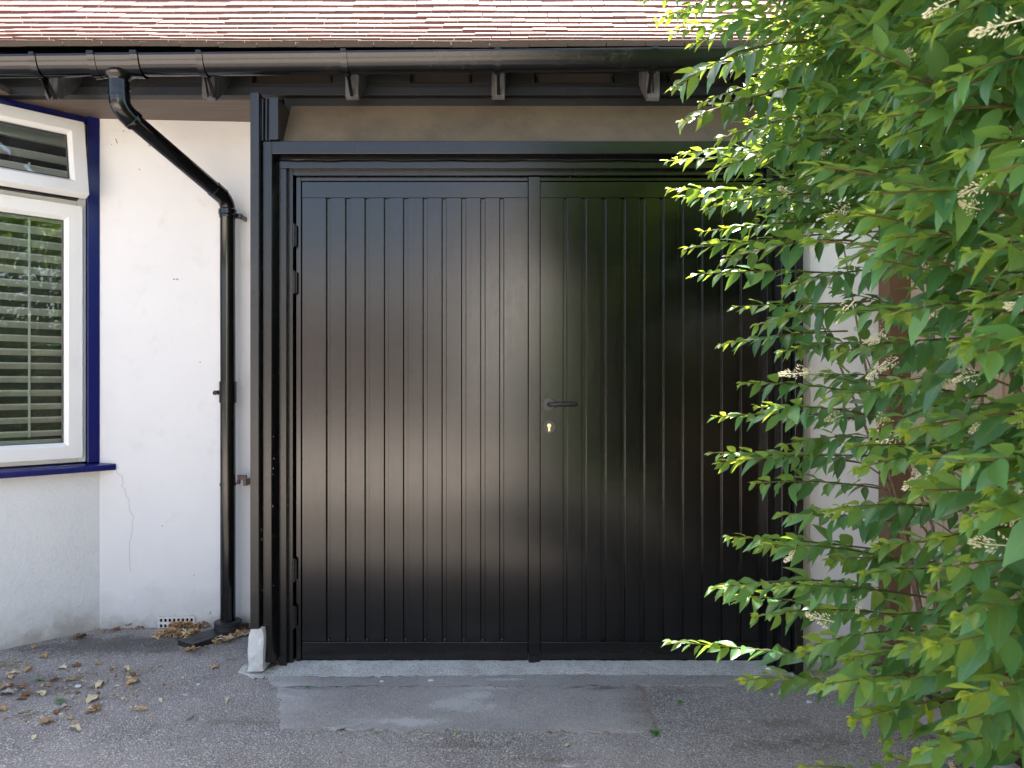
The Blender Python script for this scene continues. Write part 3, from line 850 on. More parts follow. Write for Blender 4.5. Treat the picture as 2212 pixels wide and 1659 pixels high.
for i, x in enumerate(RX):
    if raf is None:
        b = MB(); b.prism([(3.245, 2.486), (3.262, 2.474), (3.44, 2.612), (3.44, 2.742), (3.245, 2.612)], x - 0.0285, x + 0.0285, 'x')
        raf = b.build('rafter_foot', rafter_mat, house, bevel=0.002)
        r0 = WL[raf.name].copy()
    else:
        c = dup(raf, house, r0 + Vector((x - RX[0], 0, 0.004 * math.sin(i * 2.2))))
        c.rotation_euler = (0, 0, random.uniform(-0.03, 0.03))

# ---- gutter
zr = lambda x: 2.6155 + 0.0103 * x
def gut(b, x0, x1, a, c, th, seg=18, dz=0.0, lip=True, n=2):
    """half-round trough between x0 and x1"""
    prof = []
    for k in range(seg + 1):
        t = math.pi * k / seg; prof.append((-a * math.cos(t), -c * math.sin(t)))
    inner = [(p[0] * (a - th) / a, p[1] * (c - th) / c) for p in reversed(prof)]
    if lip:
        prof = [(-a - 0.0015, 0.004), (-a - 0.004, 0.0), (-a - 0.003, -0.007)] + prof[1:]
    full = prof + inner
    N = len(full)
    v = []
    for x in (x0, x1): v += [(x, 3.14 + p[0], zr(x) + p[1] + dz) for p in full]
    f = [(i, (i + 1) % N, N + (i + 1) % N, N + i) for i in range(N)]
    f += [tuple(range(N)), tuple(range(2 * N - 1, N - 1, -1))]
    b.add(v, f)
gx = lambda px: X(px, 3.085)
b = MB(); gut(b, -4.4, gx(244), 0.056, 0.069, 0.003); b.v
gutter = b.build('gutter', pvc_black, house, smooth=45)
b = MB(); gut(b, gx(244), gx(430), 0.056, 0.069, 0.003); b.build('gutter_length', pvc_black, gutter, smooth=45)
b = MB(); gut(b, gx(430), 1.76, 0.056, 0.069, 0.003); b.build('gutter_length', old_pvc, gutter, smooth=45)
# running outlet with its two sockets
b = MB(); gut(b, gx(203), gx(284), 0.0595, 0.0755, 0.003)
xo = X(257, 3.14)
b.tube([(xo, 3.14, zr(xo) - 0.060), (xo, 3.14, zr(xo) - 0.074), (xo, 3.14, zr(xo) - 0.082), (xo, 3.14, zr(xo) - 0.105)], [0.056, 0.053, 0.043, 0.039], 24)
b.build('gutter_outlet', pvc_black, gutter, smooth=45)
for px in (197, 290):
    b = MB(); gut(b, gx(px - 8), gx(px + 8), 0.063, 0.080, 0.004, dz=0.002)
    x = gx(px); b.box(x - 0.014, x + 0.014, 3.070, 3.094, zr(x) - 0.004, zr(x) + 0.011)
    b.build('union_clip', pvc_black, gutter, smooth=45)
for i, px in enumerate((70, 430, 742, 1075, 1415)):
    x = gx(px); b = MB(); gut(b, x - 0.0135, x + 0.0135, 0.0605, 0.0768, 0.003)
    b.box(x - 0.0105, x + 0.0105, 3.073, 3.092, zr(x) - 0.004, zr(x) + 0.010)
    xr = RX[i + 1]
    zz = zr(x)
    b.obox(((x + xr) / 2, 3.19, zz - 0.088), ((xr - x) / 2 + 0.0, 0.052, -0.028), (0.0015, 0, 0.0), (0, 0.006, 0.010))
    b.obox((x + 0.001, 3.205, zz - 0.090), (0.007, 0, 0), (0, 0.036, -0.034), (0, 0.0018, 0.0018))
    b.build('gutter_bracket', pvc_black if i < 1 else old_pvc, gutter, smooth=45)

# ---- downpipe
PR = 0.036
dp = None
p0 = Vector((xo, 3.14, zr(xo) - 0.10)); p1 = Vector((xo + 0.002, 3.142, 2.412)); p2 = Vector((xo + 0.016, 3.168, 2.378)); p3 = Vector((-1.412, 3.625, 2.140)); p4 = Vector((-1.404, 3.648, 2.105)); p5 = Vector((-1.402, 3.652, 2.06)); p6 = Vector((-1.396, 3.640, 0.05))
def bez(a, b_, c, n=8): return [(a.lerp(b_, t)).lerp(b_.lerp(c, t), t) for t in np.linspace(0, 1, n)]
e1 = p1.lerp(p0, 0.55); dd = (p3 - p2).normalized()
bend1 = bez(p1 + Vector((0, 0, 0.012)), Vector((xo + 0.003, 3.145, 2.390)), p2 + dd * 0.035)
bend2 = bez(p3 - dd * 0.012, Vector((-1.402, 3.648, 2.122)), p5 + Vector((0, 0, 0.028)), 8)
b = MB(); b.tube([bend1[-1]] + [bend2[0]] + bend2[1:] + [Vector((-1.402, 3.652, 1.75)), Vector((-1.400, 3.65, 1.3)), Vector((-1.398, 3.645, 0.7)), p6], PR, 28)
downpipe = b.build('downpipe', pvc_black, house, smooth=50)
b = MB(); b.tube([p0 + Vector((0, 0, 0.01)), p0 - Vector((0, 0, 0.03)), p1 + Vector((0, 0, 0.02))] + bend1[1:], [0.0415] * 3 + [0.0415] * 7, 28)
b.tube([bend1[-1] - dd * 0.012, bend1[-1] - dd * 0.010, bend1[-1] + dd * 0.010, bend1[-1] + dd * 0.012], [0.0415, 0.0432, 0.0432, 0.0375], 28)
for z in (2.478, 2.446): b.tube([(xo + 0.001, 3.141, z + 0.004), (xo + 0.001, 3.141, z - 0.004)], 0.0436, 28)
b.build('offset_bend', pvc_black, downpipe, smooth=50)
b = MB(); b.tube([bend2[0] - dd * 0.055, bend2[0] - dd * 0.053, bend2[0] + dd * 0.004], [0.0365, 0.0395, 0.0395], 28); b.build('pipe_socket', pvc_black, downpipe, smooth=50)
def pipe_x(z): return -1.402 + 0.006 * smooth01((1.9 - z) / 1.8), 3.652 - 0.012 * smooth01((1.5 - z) / 1.4)
b = MB(); x, y = pipe_x(2.07)
b.tube([(x, y, 2.088), (x, y, 2.083), (x, y, 2.060), (x, y, 2.055)], [0.038, 0.043, 0.043, 0.038], 28); b.tube([(x, y, 2.052), (x, y, 2.044)], 0.040, 28)
b.box(x + 0.035, x + 0.062, y + 0.012, y + 0.028, 2.045, 2.068); b.box(x + 0.05, x + 0.062, y + 0.01, y + 0.12, 2.045, 2.066)
b.build('pipe_clip', pvc_black, downpipe, smooth=40)
b = MB(); x, y = pipe_x(1.18)
zA, zB = Zp(870, 3.64), Zp(824, 3.64)
b.tube([(x, y, zA), (x, y, zB)], 0.0415, 28); zm = (zA + zB) / 2 - 0.004
b.box(x - 0.073, x - 0.036, y + 0.008, y + 0.018, zm - 0.008, zm + 0.012); b.tube([(x - 0.063, y - 0.006, zm), (x - 0.063, y + 0.11, zm)], 0.011, 12)
b.build('pipe_clip', pvc_black, downpipe, smooth=40)
b = MB(); x, y = pipe_x(0.735)
zc = Zp(1046, 3.64); b.tube([(x, y, zc - 0.006), (x, y, zc + 0.006)], 0.0395, 28)
b.build('pipe_clip', pvc_black, downpipe, smooth=40)
b = MB(); b.box(x + 0.038, x + 0.082, y + 0.02, y + 0.036, zc + 0.018, zc + 0.042); b.box(x + 0.066, x + 0.082, y + 0.02, y + 0.13, zc - 0.012, zc + 0.0178); b.box(x + 0.036, x + 0.05, y + 0.018, y + 0.034, zc - 0.004, zc + 0.0175)
b.build('pipe_bracket', M('rusty_bracket', 0.7, (0.13, 0.085, 0.07)).m, downpipe, bevel=0.002)
# foot: round collar on a flat black plate lying on the drive
fx, fy = -1.396, 3.64
b = MB()
b.tube([(fx, fy, -0.01), (fx, fy, 0.046), (fx, fy, 0.050)], [0.064, 0.064, 0.061], 32); b.tube([(fx, fy, 0.0505), (fx, fy, 0.060), (fx, fy, 0.063)], [0.066, 0.066, 0.060], 32)
a0 = gpt(402, 1398); a0 = Vector((a0.x, a0.y, 0)); d = Vector((a0.x - fx, a0.y - fy, 0)); ln = d.length; d.normalize(); sd_ = Vector((-d.y, d.x, 0))
c0 = Vector((fx, fy, 0.004)) + d * (ln * 0.52)
b.obox(c0, d * (ln * 0.50), sd_ * 0.056, Vector((0, 0, 0.022)))
b.obox(c0 + d * 0.055 + Vector((0, 0, 0.0230)), d * 0.012, sd_ * 0.007, Vector((0, 0, 0.0012)))
b.obox(c0 + d * 0.05 + sd_ * 0.02 + Vector((0, 0, 0.0226)), d * 0.045, sd_ * 0.0012, Vector((0, 0, 0.0009)))
b.obox(c0 + d * 0.05 - sd_ * 0.025 + Vector((0, 0, 0.0226)), d * 0.045, sd_ * 0.0012, Vector((0, 0, 0.0009)))
b.build('pipe_foot', mk_black('foot_plastic', 0.016, 0.42, 0.05, 0.6), downpipe, bevel=0.003)

# ---- roof: individual clay tiles on a bell-cast slope
rr = random.Random(21)
tv, tf, ttint, tdirt, tmi = [], [], [], [], []
Y0, Z0 = 3.168, 2.668
pit = [29, 31, 33, 34.5, 36, 37.5, 39.5, 41.5, 43.5, 45]
yy, zz = Y0, Z0
row = 0; deck = [(Y0 + 0.03, Z0 - 0.02)]
while yy < 6.3:
    p = R(pit[min(row, len(pit) - 1)]); pt = p - R(5.5)
    dv = Vector((0, math.cos(pt), math.sin(pt))); nv = Vector((0, -math.sin(pt), math.cos(pt)))
    wob = [0.0010 * math.sin(k * 0.7 + row * 1.7) + 0.0020 * math.sin(k * 0.23 + row) for k in range(60)]
    x = -4.9 + (0.083 if row % 2 else 0.0) + rr.uniform(-0.012, 0.012); k = 0
    while x < 1.9:
        wdt = 0.166 + rr.uniform(-0.002, 0.002)
        jz = rr.uniform(-0.0012, 0.0012) + 0.0022 * math.sin(x * 2.1 + row * 0.25) + 0.0012 * math.sin(x * 6.3 + row * 0.5); ja = rr.uniform(-0.004, 0.004)
        th = 0.0185 + rr.uniform(-0.001, 0.001); jl = rr.uniform(-0.002, 0.002)
        base = len(tv)
        for (u, vv) in ((0, 0), (wdt - rr.uniform(0.0015, 0.005), 0), (wdt - 0.003, 0.255), (0, 0.255)):
            for t in (0, th):
                q = Vector((x + u, yy, zz)) + dv * (vv + jl + (ja * (u - wdt / 2) * 2 if vv == 0 else 0)) + nv * (t + jz + ja * (u - wdt / 2))
                tv.append(q)
        o = base
        tf += [(o, o + 2, o + 3, o + 1), (o + 2, o + 4, o + 5, o + 3), (o + 4, o + 6, o + 7, o + 5), (o + 6, o, o + 1, o + 7), (o + 1, o + 3, o + 5, o + 7), (o, o + 6, o + 4, o + 2)]
        tn = rr.random(); ttint += [tn] * 8
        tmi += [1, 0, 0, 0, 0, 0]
        tdirt += [1.0 if row == 0 else (0.75 if row == 1 else (0.25 if row == 2 else 0.0))] * 8
        x += wdt; k += 1
    yy += 0.1 * math.cos(p); zz += 0.1 * math.sin(p); row += 1
    deck.append((yy + 0.03, zz - 0.022))
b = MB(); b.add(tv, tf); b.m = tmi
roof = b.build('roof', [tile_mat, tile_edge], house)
for nm, arr in (('tint', ttint), ('dirt', tdirt)):
    a = roof.data.attributes.new(nm, 'FLOAT', 'POINT'); a.data.foreach_set('value', np.array(arr, dtype=np.float32))
b = MB()
yr, zrg = deck[-1]
prof = deck + [(yr + (yr - deck[0][0]), 2.66), (yr + (yr - deck[0][0]), 2.60)] + [(yr, zrg - 0.12), (3.6, 2.80), (3.30, 2.655)]
for i in range(len(deck) - 1):
    (ya, za), (yb_, zb_) = deck[i], deck[i + 1]
    b.add([(-4.9, ya, za), (1.88, ya, za), (1.88, yb_, zb_), (-4.9, yb_, zb_)], [(0, 1, 2, 3)])
b.add([(-4.9, yr, zrg), (1.88, yr, zrg), (1.88, 2 * yr - 3.2, 2.66), (-4.9, 2 * yr - 3.2, 2.66)], [(0, 1, 2, 3)])
for x in (-4.88, 1.86): b.add([(x, 3.25, 2.66), (x, yr, zrg), (x, 2 * yr - 3.2, 2.66)], [(0, 1, 2)])
b.build('roof_deck', eaves_black, roof, recalc=False)

# ================================================================== FENCE AND EDGING
fence = empty('fence', (1.70, 0.0, 0.0), 'pale close-boarded timber fence running behind the hedge', 'fence')
b = MB(); b.box(1.608, 1.715, 3.16, 3.255, -0.1, 2.05); post0 = b.build('post', fpost_mat, fence, bevel=0.006)
for y in (1.3, -0.55, -2.4, -4.25, -6.1):
    dup(post0, fence, (WL[post0.name].x + 0.02, y, -0.1))
b = MB(); tv_ = []
rr = random.Random(5); y = 3.158; tint = []
while y > -8:
    wd = 0.118; dx = rr.uniform(-0.002, 0.002); t = rr.random()
    b.add([(1.700 + dx, y, 0.10), (1.690 + dx, y - wd - 0.012, 0.10), (1.690 + dx, y - wd - 0.012, 1.78), (1.700 + dx, y, 1.78),
           (1.712 + dx, y, 0.10), (1.708 + dx, y - wd - 0.012, 0.10), (1.708 + dx, y - wd - 0.012, 1.78), (1.712 + dx, y, 1.78)],
          [(0, 1, 2, 3), (4, 7, 6, 5), (0, 4, 5, 1), (3, 2, 6, 7), (0, 3, 7, 4), (1, 5, 6, 2)]); tint += [t] * 8
    y -= wd
o = b.build('boards', fence_mat, fence)
a = o.data.attributes.new('tint', 'FLOAT', 'POINT'); a.data.foreach_set('value', np.array(tint, dtype=np.float32))
b = MB(); b.box(1.680, 1.712, -8, 3.158, -0.08, 0.096); b.build('gravel_board', fence_mat, fence, bevel=0.004)
b = MB(); rr = random.Random(8); pth = []; 
ysl = np.linspace(2.86, -1.2, 40)
b.tube([(1.545 + rr.uniform(-0.004, 0.004), y, gz(1.54, y) + 0.030 + rr.uniform(-0.004, 0.004)) for y in ysl], [0.052 + rr.uniform(-0.004, 0.004) for _ in ysl], 12)
o = b.build('edging_log', log_mat, smooth=70)
props(o, 'grey weathered round log lying along the bed below the hedge', 'log')

# ================================================================== LEAVES
ST = np.array([0.0, 0.10, 0.26, 0.48, 0.72, 0.90, 1.0])
WD = np.array([0.0, 0.098, 0.182, 0.198, 0.130, 0.046, 0.0])
def leaf_template():
    v = [(0, 0)]; f = []
    for t, wv in zip(ST[1:-1], WD[1:-1]): v += [(t, -wv), (t, 0), (t, wv)]
    v.append((1.0, 0)); n = len(ST) - 2
    f4, f3 = [], [(0, 1, 2), (0, 2, 3)]
    for i in range(n - 1):
        a, c = 1 + 3 * i, 4 + 3 * i
        f4 += [(a, c, c + 1, a + 1), (a + 1, c + 1, c + 2, a + 2)]
    a = 1 + 3 * (n - 1); e_ = len(v) - 1
    f3 += [(a, e_, a + 1), (a + 1, e_, a + 2)]
    return np.array(v), f4, f3
LV, LF4, LF3 = leaf_template()
LATV = np.sign(LV[:, 1])
LOWV = np.array([(0, 0), (0.45, -0.26), (0.5, 0), (0.45, 0.26), (1, 0)]); LOWF = [(0, 1, 2), (0, 2, 3), (1, 4, 2), (2, 4, 3)]

class Leaves:
    def __init__(s): s.P, s.D, s.N, s.L, s.T, s.A = [], [], [], [], [], []
    def add(s, p, d, n, L, t, a):
        s.P.append(tuple(p)); s.D.append(tuple(d)); s.N.append(tuple(n)); s.L.append(L); s.T.append(t); s.A.append(a)
    def extend(s, o):
        s.P += o.P; s.D += o.D; s.N += o.N; s.L += o.L; s.T += o.T; s.A += o.A
    def build(s, name, mat, parent, low=False, curl=0.22, fold=0.35, seed=1):
        r = np.random.default_rng(seed)
        P, D, N = np.array(s.P), np.array(s.D), np.array(s.N)
        D /= np.linalg.norm(D, axis=1, keepdims=True)
        S = np.cross(N, D); S /= np.linalg.norm(S, axis=1, keepdims=True) + 1e-9
        N = np.cross(D, S)
        L = np.array(s.L)[:, None, None]; n = len(P)
        V = LOWV if low else LV
        cu = (curl * r.uniform(0.2, 1.7, n))[:, None]; fo = (fold * r.uniform(0.3, 1.6, n))[:, None]; tw = r.uniform(-0.35, 0.35, n)[:, None]
        wsc = r.uniform(0.85, 1.12, n)[:, None]
        t = V[None, :, 0]; wv = V[None, :, 1] * wsc
        z = fo * np.abs(wv) - cu * t * t + tw * wv * t + 0.02 * np.sin(9 * t + cu * 40) * np.abs(wv) / 0.2
        W = P[:, None, :] + L * (t[..., None] * D[:, None, :] + wv[..., None] * S[:, None, :] + z[..., None] * N[:, None, :])
        nv = V.shape[0]; off = (np.arange(n) * nv)[:, None]
        if low:
            f3 = np.array(LOWF); f4 = None
        else:
            f3 = np.array(LF3); f4 = np.array(LF4)
        c = W.reshape(-1, 3).mean(0); W = W.reshape(-1, 3) - c
        tri = (f3.reshape(1, -1) + off).reshape(-1)
        loops = [tri]; nt = n * len(f3); counts = [np.full(nt, 3)]
        if f4 is not None:
            quad = (f4.reshape(1, -1) + off).reshape(-1); loops.append(quad); counts.append(np.full(n * len(f4), 4))
        loops = np.concatenate(loops).astype(np.int32); counts = np.concatenate(counts)
        starts = np.concatenate([[0], np.cumsum(counts)[:-1]]).astype(np.int32)
        me = bpy.data.meshes.new(name)
        me.vertices.add(len(W)); me.vertices.foreach_set('co', W.astype(np.float32).ravel())
        me.loops.add(len(loops)); me.loops.foreach_set('vertex_index', loops)
        me.polygons.add(len(counts)); me.polygons.foreach_set('loop_start', starts)
        me.update(calc_edges=True); me.validate()
        me.shade_smooth()
        for nm, arr in (('tint', np.repeat(np.array(s.T), nv)), ('age', np.repeat(np.array(s.A), nv)), ('lat', np.tile(np.sign(V[:, 1]), n))):
            a = me.attributes.new(nm, 'FLOAT', 'POINT'); a.data.foreach_set('value', arr.astype(np.float32))
        me.materials.append(mat)
        o = bpy.data.objects.new(name, me); col.objects.link(o)
        c = Vector(c); reg(o, c)
        o.parent = parent; o.location = c - (WL[parent.name] if parent else Vector())
        return o

# ================================================================== THE HEDGE
hedge = empty('privet_hedge', (1.62, 1.2, 0.0), 'tall overgrown green privet hedge with long leafy shoots and cream flowers', 'hedge')
hr = random.Random(77)

def shoot(p0, p1, sag, leafL, gap, lv, stem_r=0.0022, bare=0.12, rise=None):
    """a leafy shoot from p0 to its tip p1: fills lv, returns the stem path"""
    p0, p1 = Vector(p0), Vector(p1)
    ln = (p1 - p0).length
    ctl = p0.lerp(p1, 0.55) + Vector((hr.uniform(-.02, .02), hr.uniform(-.02, .02), sag))
    n = max(6, int(ln / gap)); path = []
    for i in range(25):
        t = i / 24; path.append((p0.lerp(ctl, t)).lerp(ctl.lerp(p1, t), t))
    phi0 = hr.uniform(0, 6.28)
    tint0 = hr.uniform(0.1, 0.75)
    for k in range(n + 1):
        u = bare + (1 - bare) * (k / n) ** 0.92
        i = min(23, int(u * 24)); fpos = u * 24 - i
        p = path[i].lerp(path[i + 1], fpos) if i < 24 else path[24]
        d = (path[i + 1] - path[i]).normalized()
        h = d.cross(Vector((0, 0, 1))); h = h.normalized() if h.length > 0.05 else Vector((1, 0, 0)); v = h.cross(d).normalized()
        tip = k / n
        size = leafL * (1.0 if tip < 0.6 else 1.0 - 0.62 * ((tip - 0.6) / 0.4) ** 1.2) * hr.uniform(0.78, 1.15)
        age = max(0.0, (tip - 0.55) / 0.45) ** 1.3 * hr.uniform(0.6, 1.0)
        ph = phi0 + (k % 2) * math.pi / 2 + hr.uniform(-0.6, 0.6)
        for sg in (1, -1):
            if hr.random() < 0.06: continue
            side = sg * (math.cos(ph) * h + math.sin(ph) * v)
            dr = d * (hr.uniform(0.55, 1.0) + 0.35 * tip) + side * hr.uniform(0.42, 0.80) + Vector((hr.uniform(-.30, .05), hr.uniform(-.2, .15), -hr.uniform(0.05, 0.55) * (1 - 0.45 * tip)))
            nrm = Vector((-0.25, -0.25, 1.0)) + Vector((hr.gauss(0, .42), hr.gauss(0, .42), hr.uniform(-.3, .2))) + side * 0.3
            lv.add(p + dr.normalized() * 0.004, dr, nrm, size, min(1, max(0, tint0 + hr.gauss(0, .24))), age if hr.random() > 0.03 else 0.85)
    # terminal leaf pair
    for sg in (1, -1):
        d = (path[24] - path[22]).normalized(); lv.add(path[24], d + Vector((0, 0, sg * 0.25)), Vector((-0.2, -0.3, 1)), leafL * hr.uniform(0.3, 0.45), 0.9, 1.0)
    return path

def branch_part(p0, p1, sag, leafL, gap):
    lv = Leaves(); path = shoot(p0, p1, sag, leafL, gap, lv)
    b = MB(); n = len(path); b.tube(path, [0.0028 * (1 - 0.62 * i / (n - 1)) for i in range(n)], 6)
    st = b.build('branch', shoot_mat, hedge, smooth=70)
    ag = st.data.attributes.new('age', 'FLOAT', 'POINT')
    ag.data.foreach_set('value', np.repeat(np.linspace(-0.3, 0.9, n).clip(0, 1), 6).astype(np.float32))
    lv.build('leaves', leaf_mat, st, seed=hr.randrange(9999))
    return st

# shoots that stand out of the hedge: tip (survey px, py, distance), root (survey px, py, distance), sag, leaf length
SH = [
 (1385, -4, 1.95, 1640, -40, 2.25, .02, .044), (1422, 42, 2.0, 1700, -20, 2.3, .03, .044), (1455, 70, 2.05, 1720, 60, 2.35, .02, .042),
 (1500, 95, 1.85, 1760, 30, 2.1, .02, .046), (1465, 186, 1.35, 1740, 90, 1.62, .03, .058), (1478, 262, 1.40, 1730, 190, 1.75, .03, .055),
 (1518, 222, 1.9, 1750, 170, 2.3, .02, .044), (1505, 150, 2.1, 1760, 120, 2.4, .02, .042), (1560, 300, 1.6, 1800, 240, 1.9, .02, .05),
 (1444, 348, 1.9, 1760, 350, 2.25, .015, .042), (1478, 330, 2.15, 1760, 320, 2.5, .015, .042), (1450, 408, 1.95, 1745, 420, 2.3, .012, .044),
 (1470, 425, 2.1, 1760, 440, 2.4, .01, .044), (1545, 370, 1.5, 1820, 300, 1.8, .02, .052), (1530, 450, 1.75, 1800, 420, 2.1, .02, .046),
 (1485, 536, 1.75, 1790, 505, 2.1, .012, .044), (1520, 500, 2.2, 1800, 480, 2.5, .01, .042), (1505, 592, 1.8, 1800, 590, 2.1, .012, .044),
 (1570, 560, 1.5, 1840, 520, 1.8, .015, .05), (1592, 662, 1.7, 1840, 655, 2.0, .01, .046), (1562, 744, 1.75, 1830, 715, 2.05, .012, .046),
 (1640, 700, 1.5, 1880, 650, 1.8, .015, .05), (1700, 620, 1.45, 1930, 580, 1.75, .02, .052), (1690, 760, 1.6, 1920, 740, 1.9, .01, .048),
 (1606, 828, 1.7, 1860, 850, 2.0, .010, .044), (1550, 900, 1.75, 1850, 905, 2.1, .010, .044), (1640, 880, 1.5, 1890, 900, 1.8, .012, .048),
 (1540, 978, 1.75, 1860, 1000, 2.1, .012, .044), (1560, 1000, 1.6, 1880, 985, 1.9, .012, .046), (1632, 1044, 1.7, 1900, 1055, 2.0, .012, .046),
 (1700, 960, 1.5, 1930, 955, 1.8, .012, .048), (1690, 1110, 1.5, 1960, 1130, 1.8, .012, .05), (1578, 1160, 1.7, 1880, 1185, 2.0, .012, .046),
 (1650, 1180, 1.45, 1950, 1215, 1.75, .012, .05), (1548, 1270, 1.5, 1880, 1262, 1.8, .014, .05), (1560, 1285, 1.7, 1850, 1325, 2.0, .010, .046),
 (1640, 1330, 1.45, 1950, 1330, 1.75, .014, .052), (1690, 1265, 1.35, 2000, 1290, 1.7, .015, .054), (1452, 1386, 1.70, 1960, 1440, 2.15, .010, .046),
 (1612, 1468, 1.40, 1960, 1490, 1.7, .012, .052), (1780, 1480, 1.15, 2180, 1455, 1.45, .016, .058), (1840, 1420, 1.2, 2200, 1400, 1.5, .016, .058),
 (1850, 1555, 1.15, 2160, 1500, 1.4, .016, .054), (1900, 1180, 1.2, 2200, 1190, 1.5, .016, .056), (1800, 1100, 1.25, 2120, 1110, 1.55, .016, .055),
 (1860, 1010, 1.15, 2190, 990, 1.45, .016, .056), (1920, 830, 1.05, 2260, 800, 1.3, .016, .057), (1790, 860, 1.35, 2080, 850, 1.65, .014, .052),
 (1960, 930, 0.95, 2300, 900, 1.2, .016, .056), (2060, 1000, 0.80, 2420, 1010, 1.05, .016, .054), (1930, 680, 1.0, 2260, 640, 1.3, .018, .057),
 (2090, 740, 0.78, 2440, 720, 1.0, .016, .054), (2095, 545, 0.74, 2440, 560, 0.95, .016, .054), (2080, 330, 0.78, 2420, 300, 1.0, .018, .056),
 (1975, 455, 0.92, 2320, 390, 1.2, .018, .058), (1930, 300, 0.98, 2280, 235, 1.25, .02, .058), (1840, 230, 1.15, 2170, 130, 1.4, .02, .058),
 (2040, 180, 0.82, 2400, 110, 1.05, .018, .056), (1900, 90, 1.05, 2240, 10, 1.3, .02, .058), (2010, 60, 0.85, 2360, -40, 1.1, .02, .058),
 (1780, 60, 1.35, 2060, -30, 1.6, .02, .054), (1690, 150, 1.6, 1960, 90, 1.9, .02, .05), (1650, 10, 1.75, 1920, -40, 2.0, .02, .048),
 (1790, 400, 1.3, 2100, 350, 1.6, .018, .054), (1830, 560, 1.2, 2150, 520, 1.5, .018, .055), (1740, 1400, 1.3, 2080, 1370, 1.6, .015, .055),
 (1880, 1340, 1.35, 2200, 1330, 1.6, .016, .058), (1960, 1395, 1.0, 2330, 1350, 1.2, .02, .064), (2030, 1395, .9, 2400, 1395, 1.1, .02, .064), (1930, 1480, 1.15, 2260, 1440, 1.35, .016, .06), (1990, 1620, 1.0, 2300, 1590, 1.2, .016, .058), (2100, 1500, .85, 2440, 1480, 1.0, .016, .06), (1870, 1240, 1.3, 2190, 1260, 1.55, .016, .056), (2080, 1330, .85, 2420, 1320, 1.05, .016, .06), (1800, 1210, 1.5, 2080, 1230, 1.8, .014, .052), (2100, 1120, .8, 2440, 1090, 1.0, .016, .06),
 (2030, 1230, 0.9, 2380, 1250, 1.15, .016, .056), (2060, 1560, 0.95, 2360, 1500, 1.2, .016, .054), (1735, 1655, 1.25, 1960, 1690, 1.45, .01, .042), (1810, 760, 1.3, 2120, 730, 1.6, .016, .054),
]
for (a, b_, c, d, e_, f_, sag, L) in SH:
    branch_part(at(d, e_, f_), at(a, b_, c), sag + hr.uniform(-.006, .02), L * (1.16 + 0.26 * smooth01((c - 1.15) / 0.5)), 0.038 * hr.uniform(0.9, 1.15))

# body of the hedge
def face_x(y, z):
    f_ = 0.50 + (0.24 * (1.4 - z) if z < 1.4 else 0.10 * (1.4 - z)) + max(0, y - 1.2) * (0.40 if z < 1.9 else 0.30) - 0.12 * smooth01((z - 1.7) / 0.5) - 0.12 * smooth01((z - 1.9) / 0.6) * smooth01((1.9 - y) / 0.6) + 0.14 * smooth01((y - 1.6) / 0.4) * smooth01((z - 1.5) / 0.3)
    return f_
def top_z(y): return 2.95 - 0.36 * max(0, y - 1.2) - 0.12 * smooth01((y - 1.8) / 0.4) + 0.05 * math.sin(y * 5)
lv = Leaves(); stems = MB()
count = 0
for _ in range(1150):
    y = hr.uniform(0.25, 2.75); z = 0.32 + (top_z(y) - 0.32) * hr.random() ** 0.85
    if z < 0.75 and hr.random() < 0.5: continue
    if z < 1.72 and y > 1.35 and hr.random() < 0.92: continue
    if z < 0.95 and y > 1.35 and hr.random() < 0.6: continue
    fx_ = face_x(y, z) + hr.uniform(-0.06, 0.30)
    if fx_ > 1.6: continue
    ln = hr.uniform(0.26, 0.42)
    tip = Vector((fx_, y - hr.uniform(-0.05, 0.2), z + hr.uniform(-0.06, 0.05)))
    root = tip + Vector((ln * hr.uniform(0.75, 1.0), ln * hr.uniform(-0.1, 0.55), hr.uniform(-0.10, 0.08)))
    # keep the space round the camera free
    if tip.y < 0.62 and tip.x < 0.42: continue
    path = shoot(root, tip, hr.uniform(0.0, 0.03), hr.uniform(0.058, 0.080), 0.039, lv)
    if z < 1.6 and count < 320 or hr.random() < 0.3:
        stems.tube(path[::3], [0.0026 - 0.0014 * i / 8 for i in range(len(path[::3]))], 5); count += 1
# sunlit end of the hedge next to the house
for _ in range(170):
    y = hr.uniform(2.0, 2.75); z = hr.uniform(1.75, 2.42)
    tip = Vector((0.62 + 0.36 * (y - 2) + hr.random() ** 1.3 * 0.6, y, z)); ln = hr.uniform(.22, .36)
    shoot(tip + Vector((ln, hr.uniform(-.05, .15), hr.uniform(-.08, .06))), tip, hr.uniform(0, .03), hr.uniform(.056, .072), .038, lv)
# inner leaves that close the body, tinted darker to deepen the shade inside
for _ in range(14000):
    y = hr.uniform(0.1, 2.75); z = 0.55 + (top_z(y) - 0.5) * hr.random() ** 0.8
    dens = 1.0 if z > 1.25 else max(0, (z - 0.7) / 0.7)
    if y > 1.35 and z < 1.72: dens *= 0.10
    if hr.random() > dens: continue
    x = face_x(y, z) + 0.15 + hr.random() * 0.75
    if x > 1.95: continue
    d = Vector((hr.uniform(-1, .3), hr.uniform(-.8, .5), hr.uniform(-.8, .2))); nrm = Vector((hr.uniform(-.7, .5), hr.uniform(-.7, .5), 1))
    lv.add((x, y, z), d, nrm, hr.uniform(0.055, 0.078), hr.random() ** 1.6 * 0.35, hr.random() ** 10)
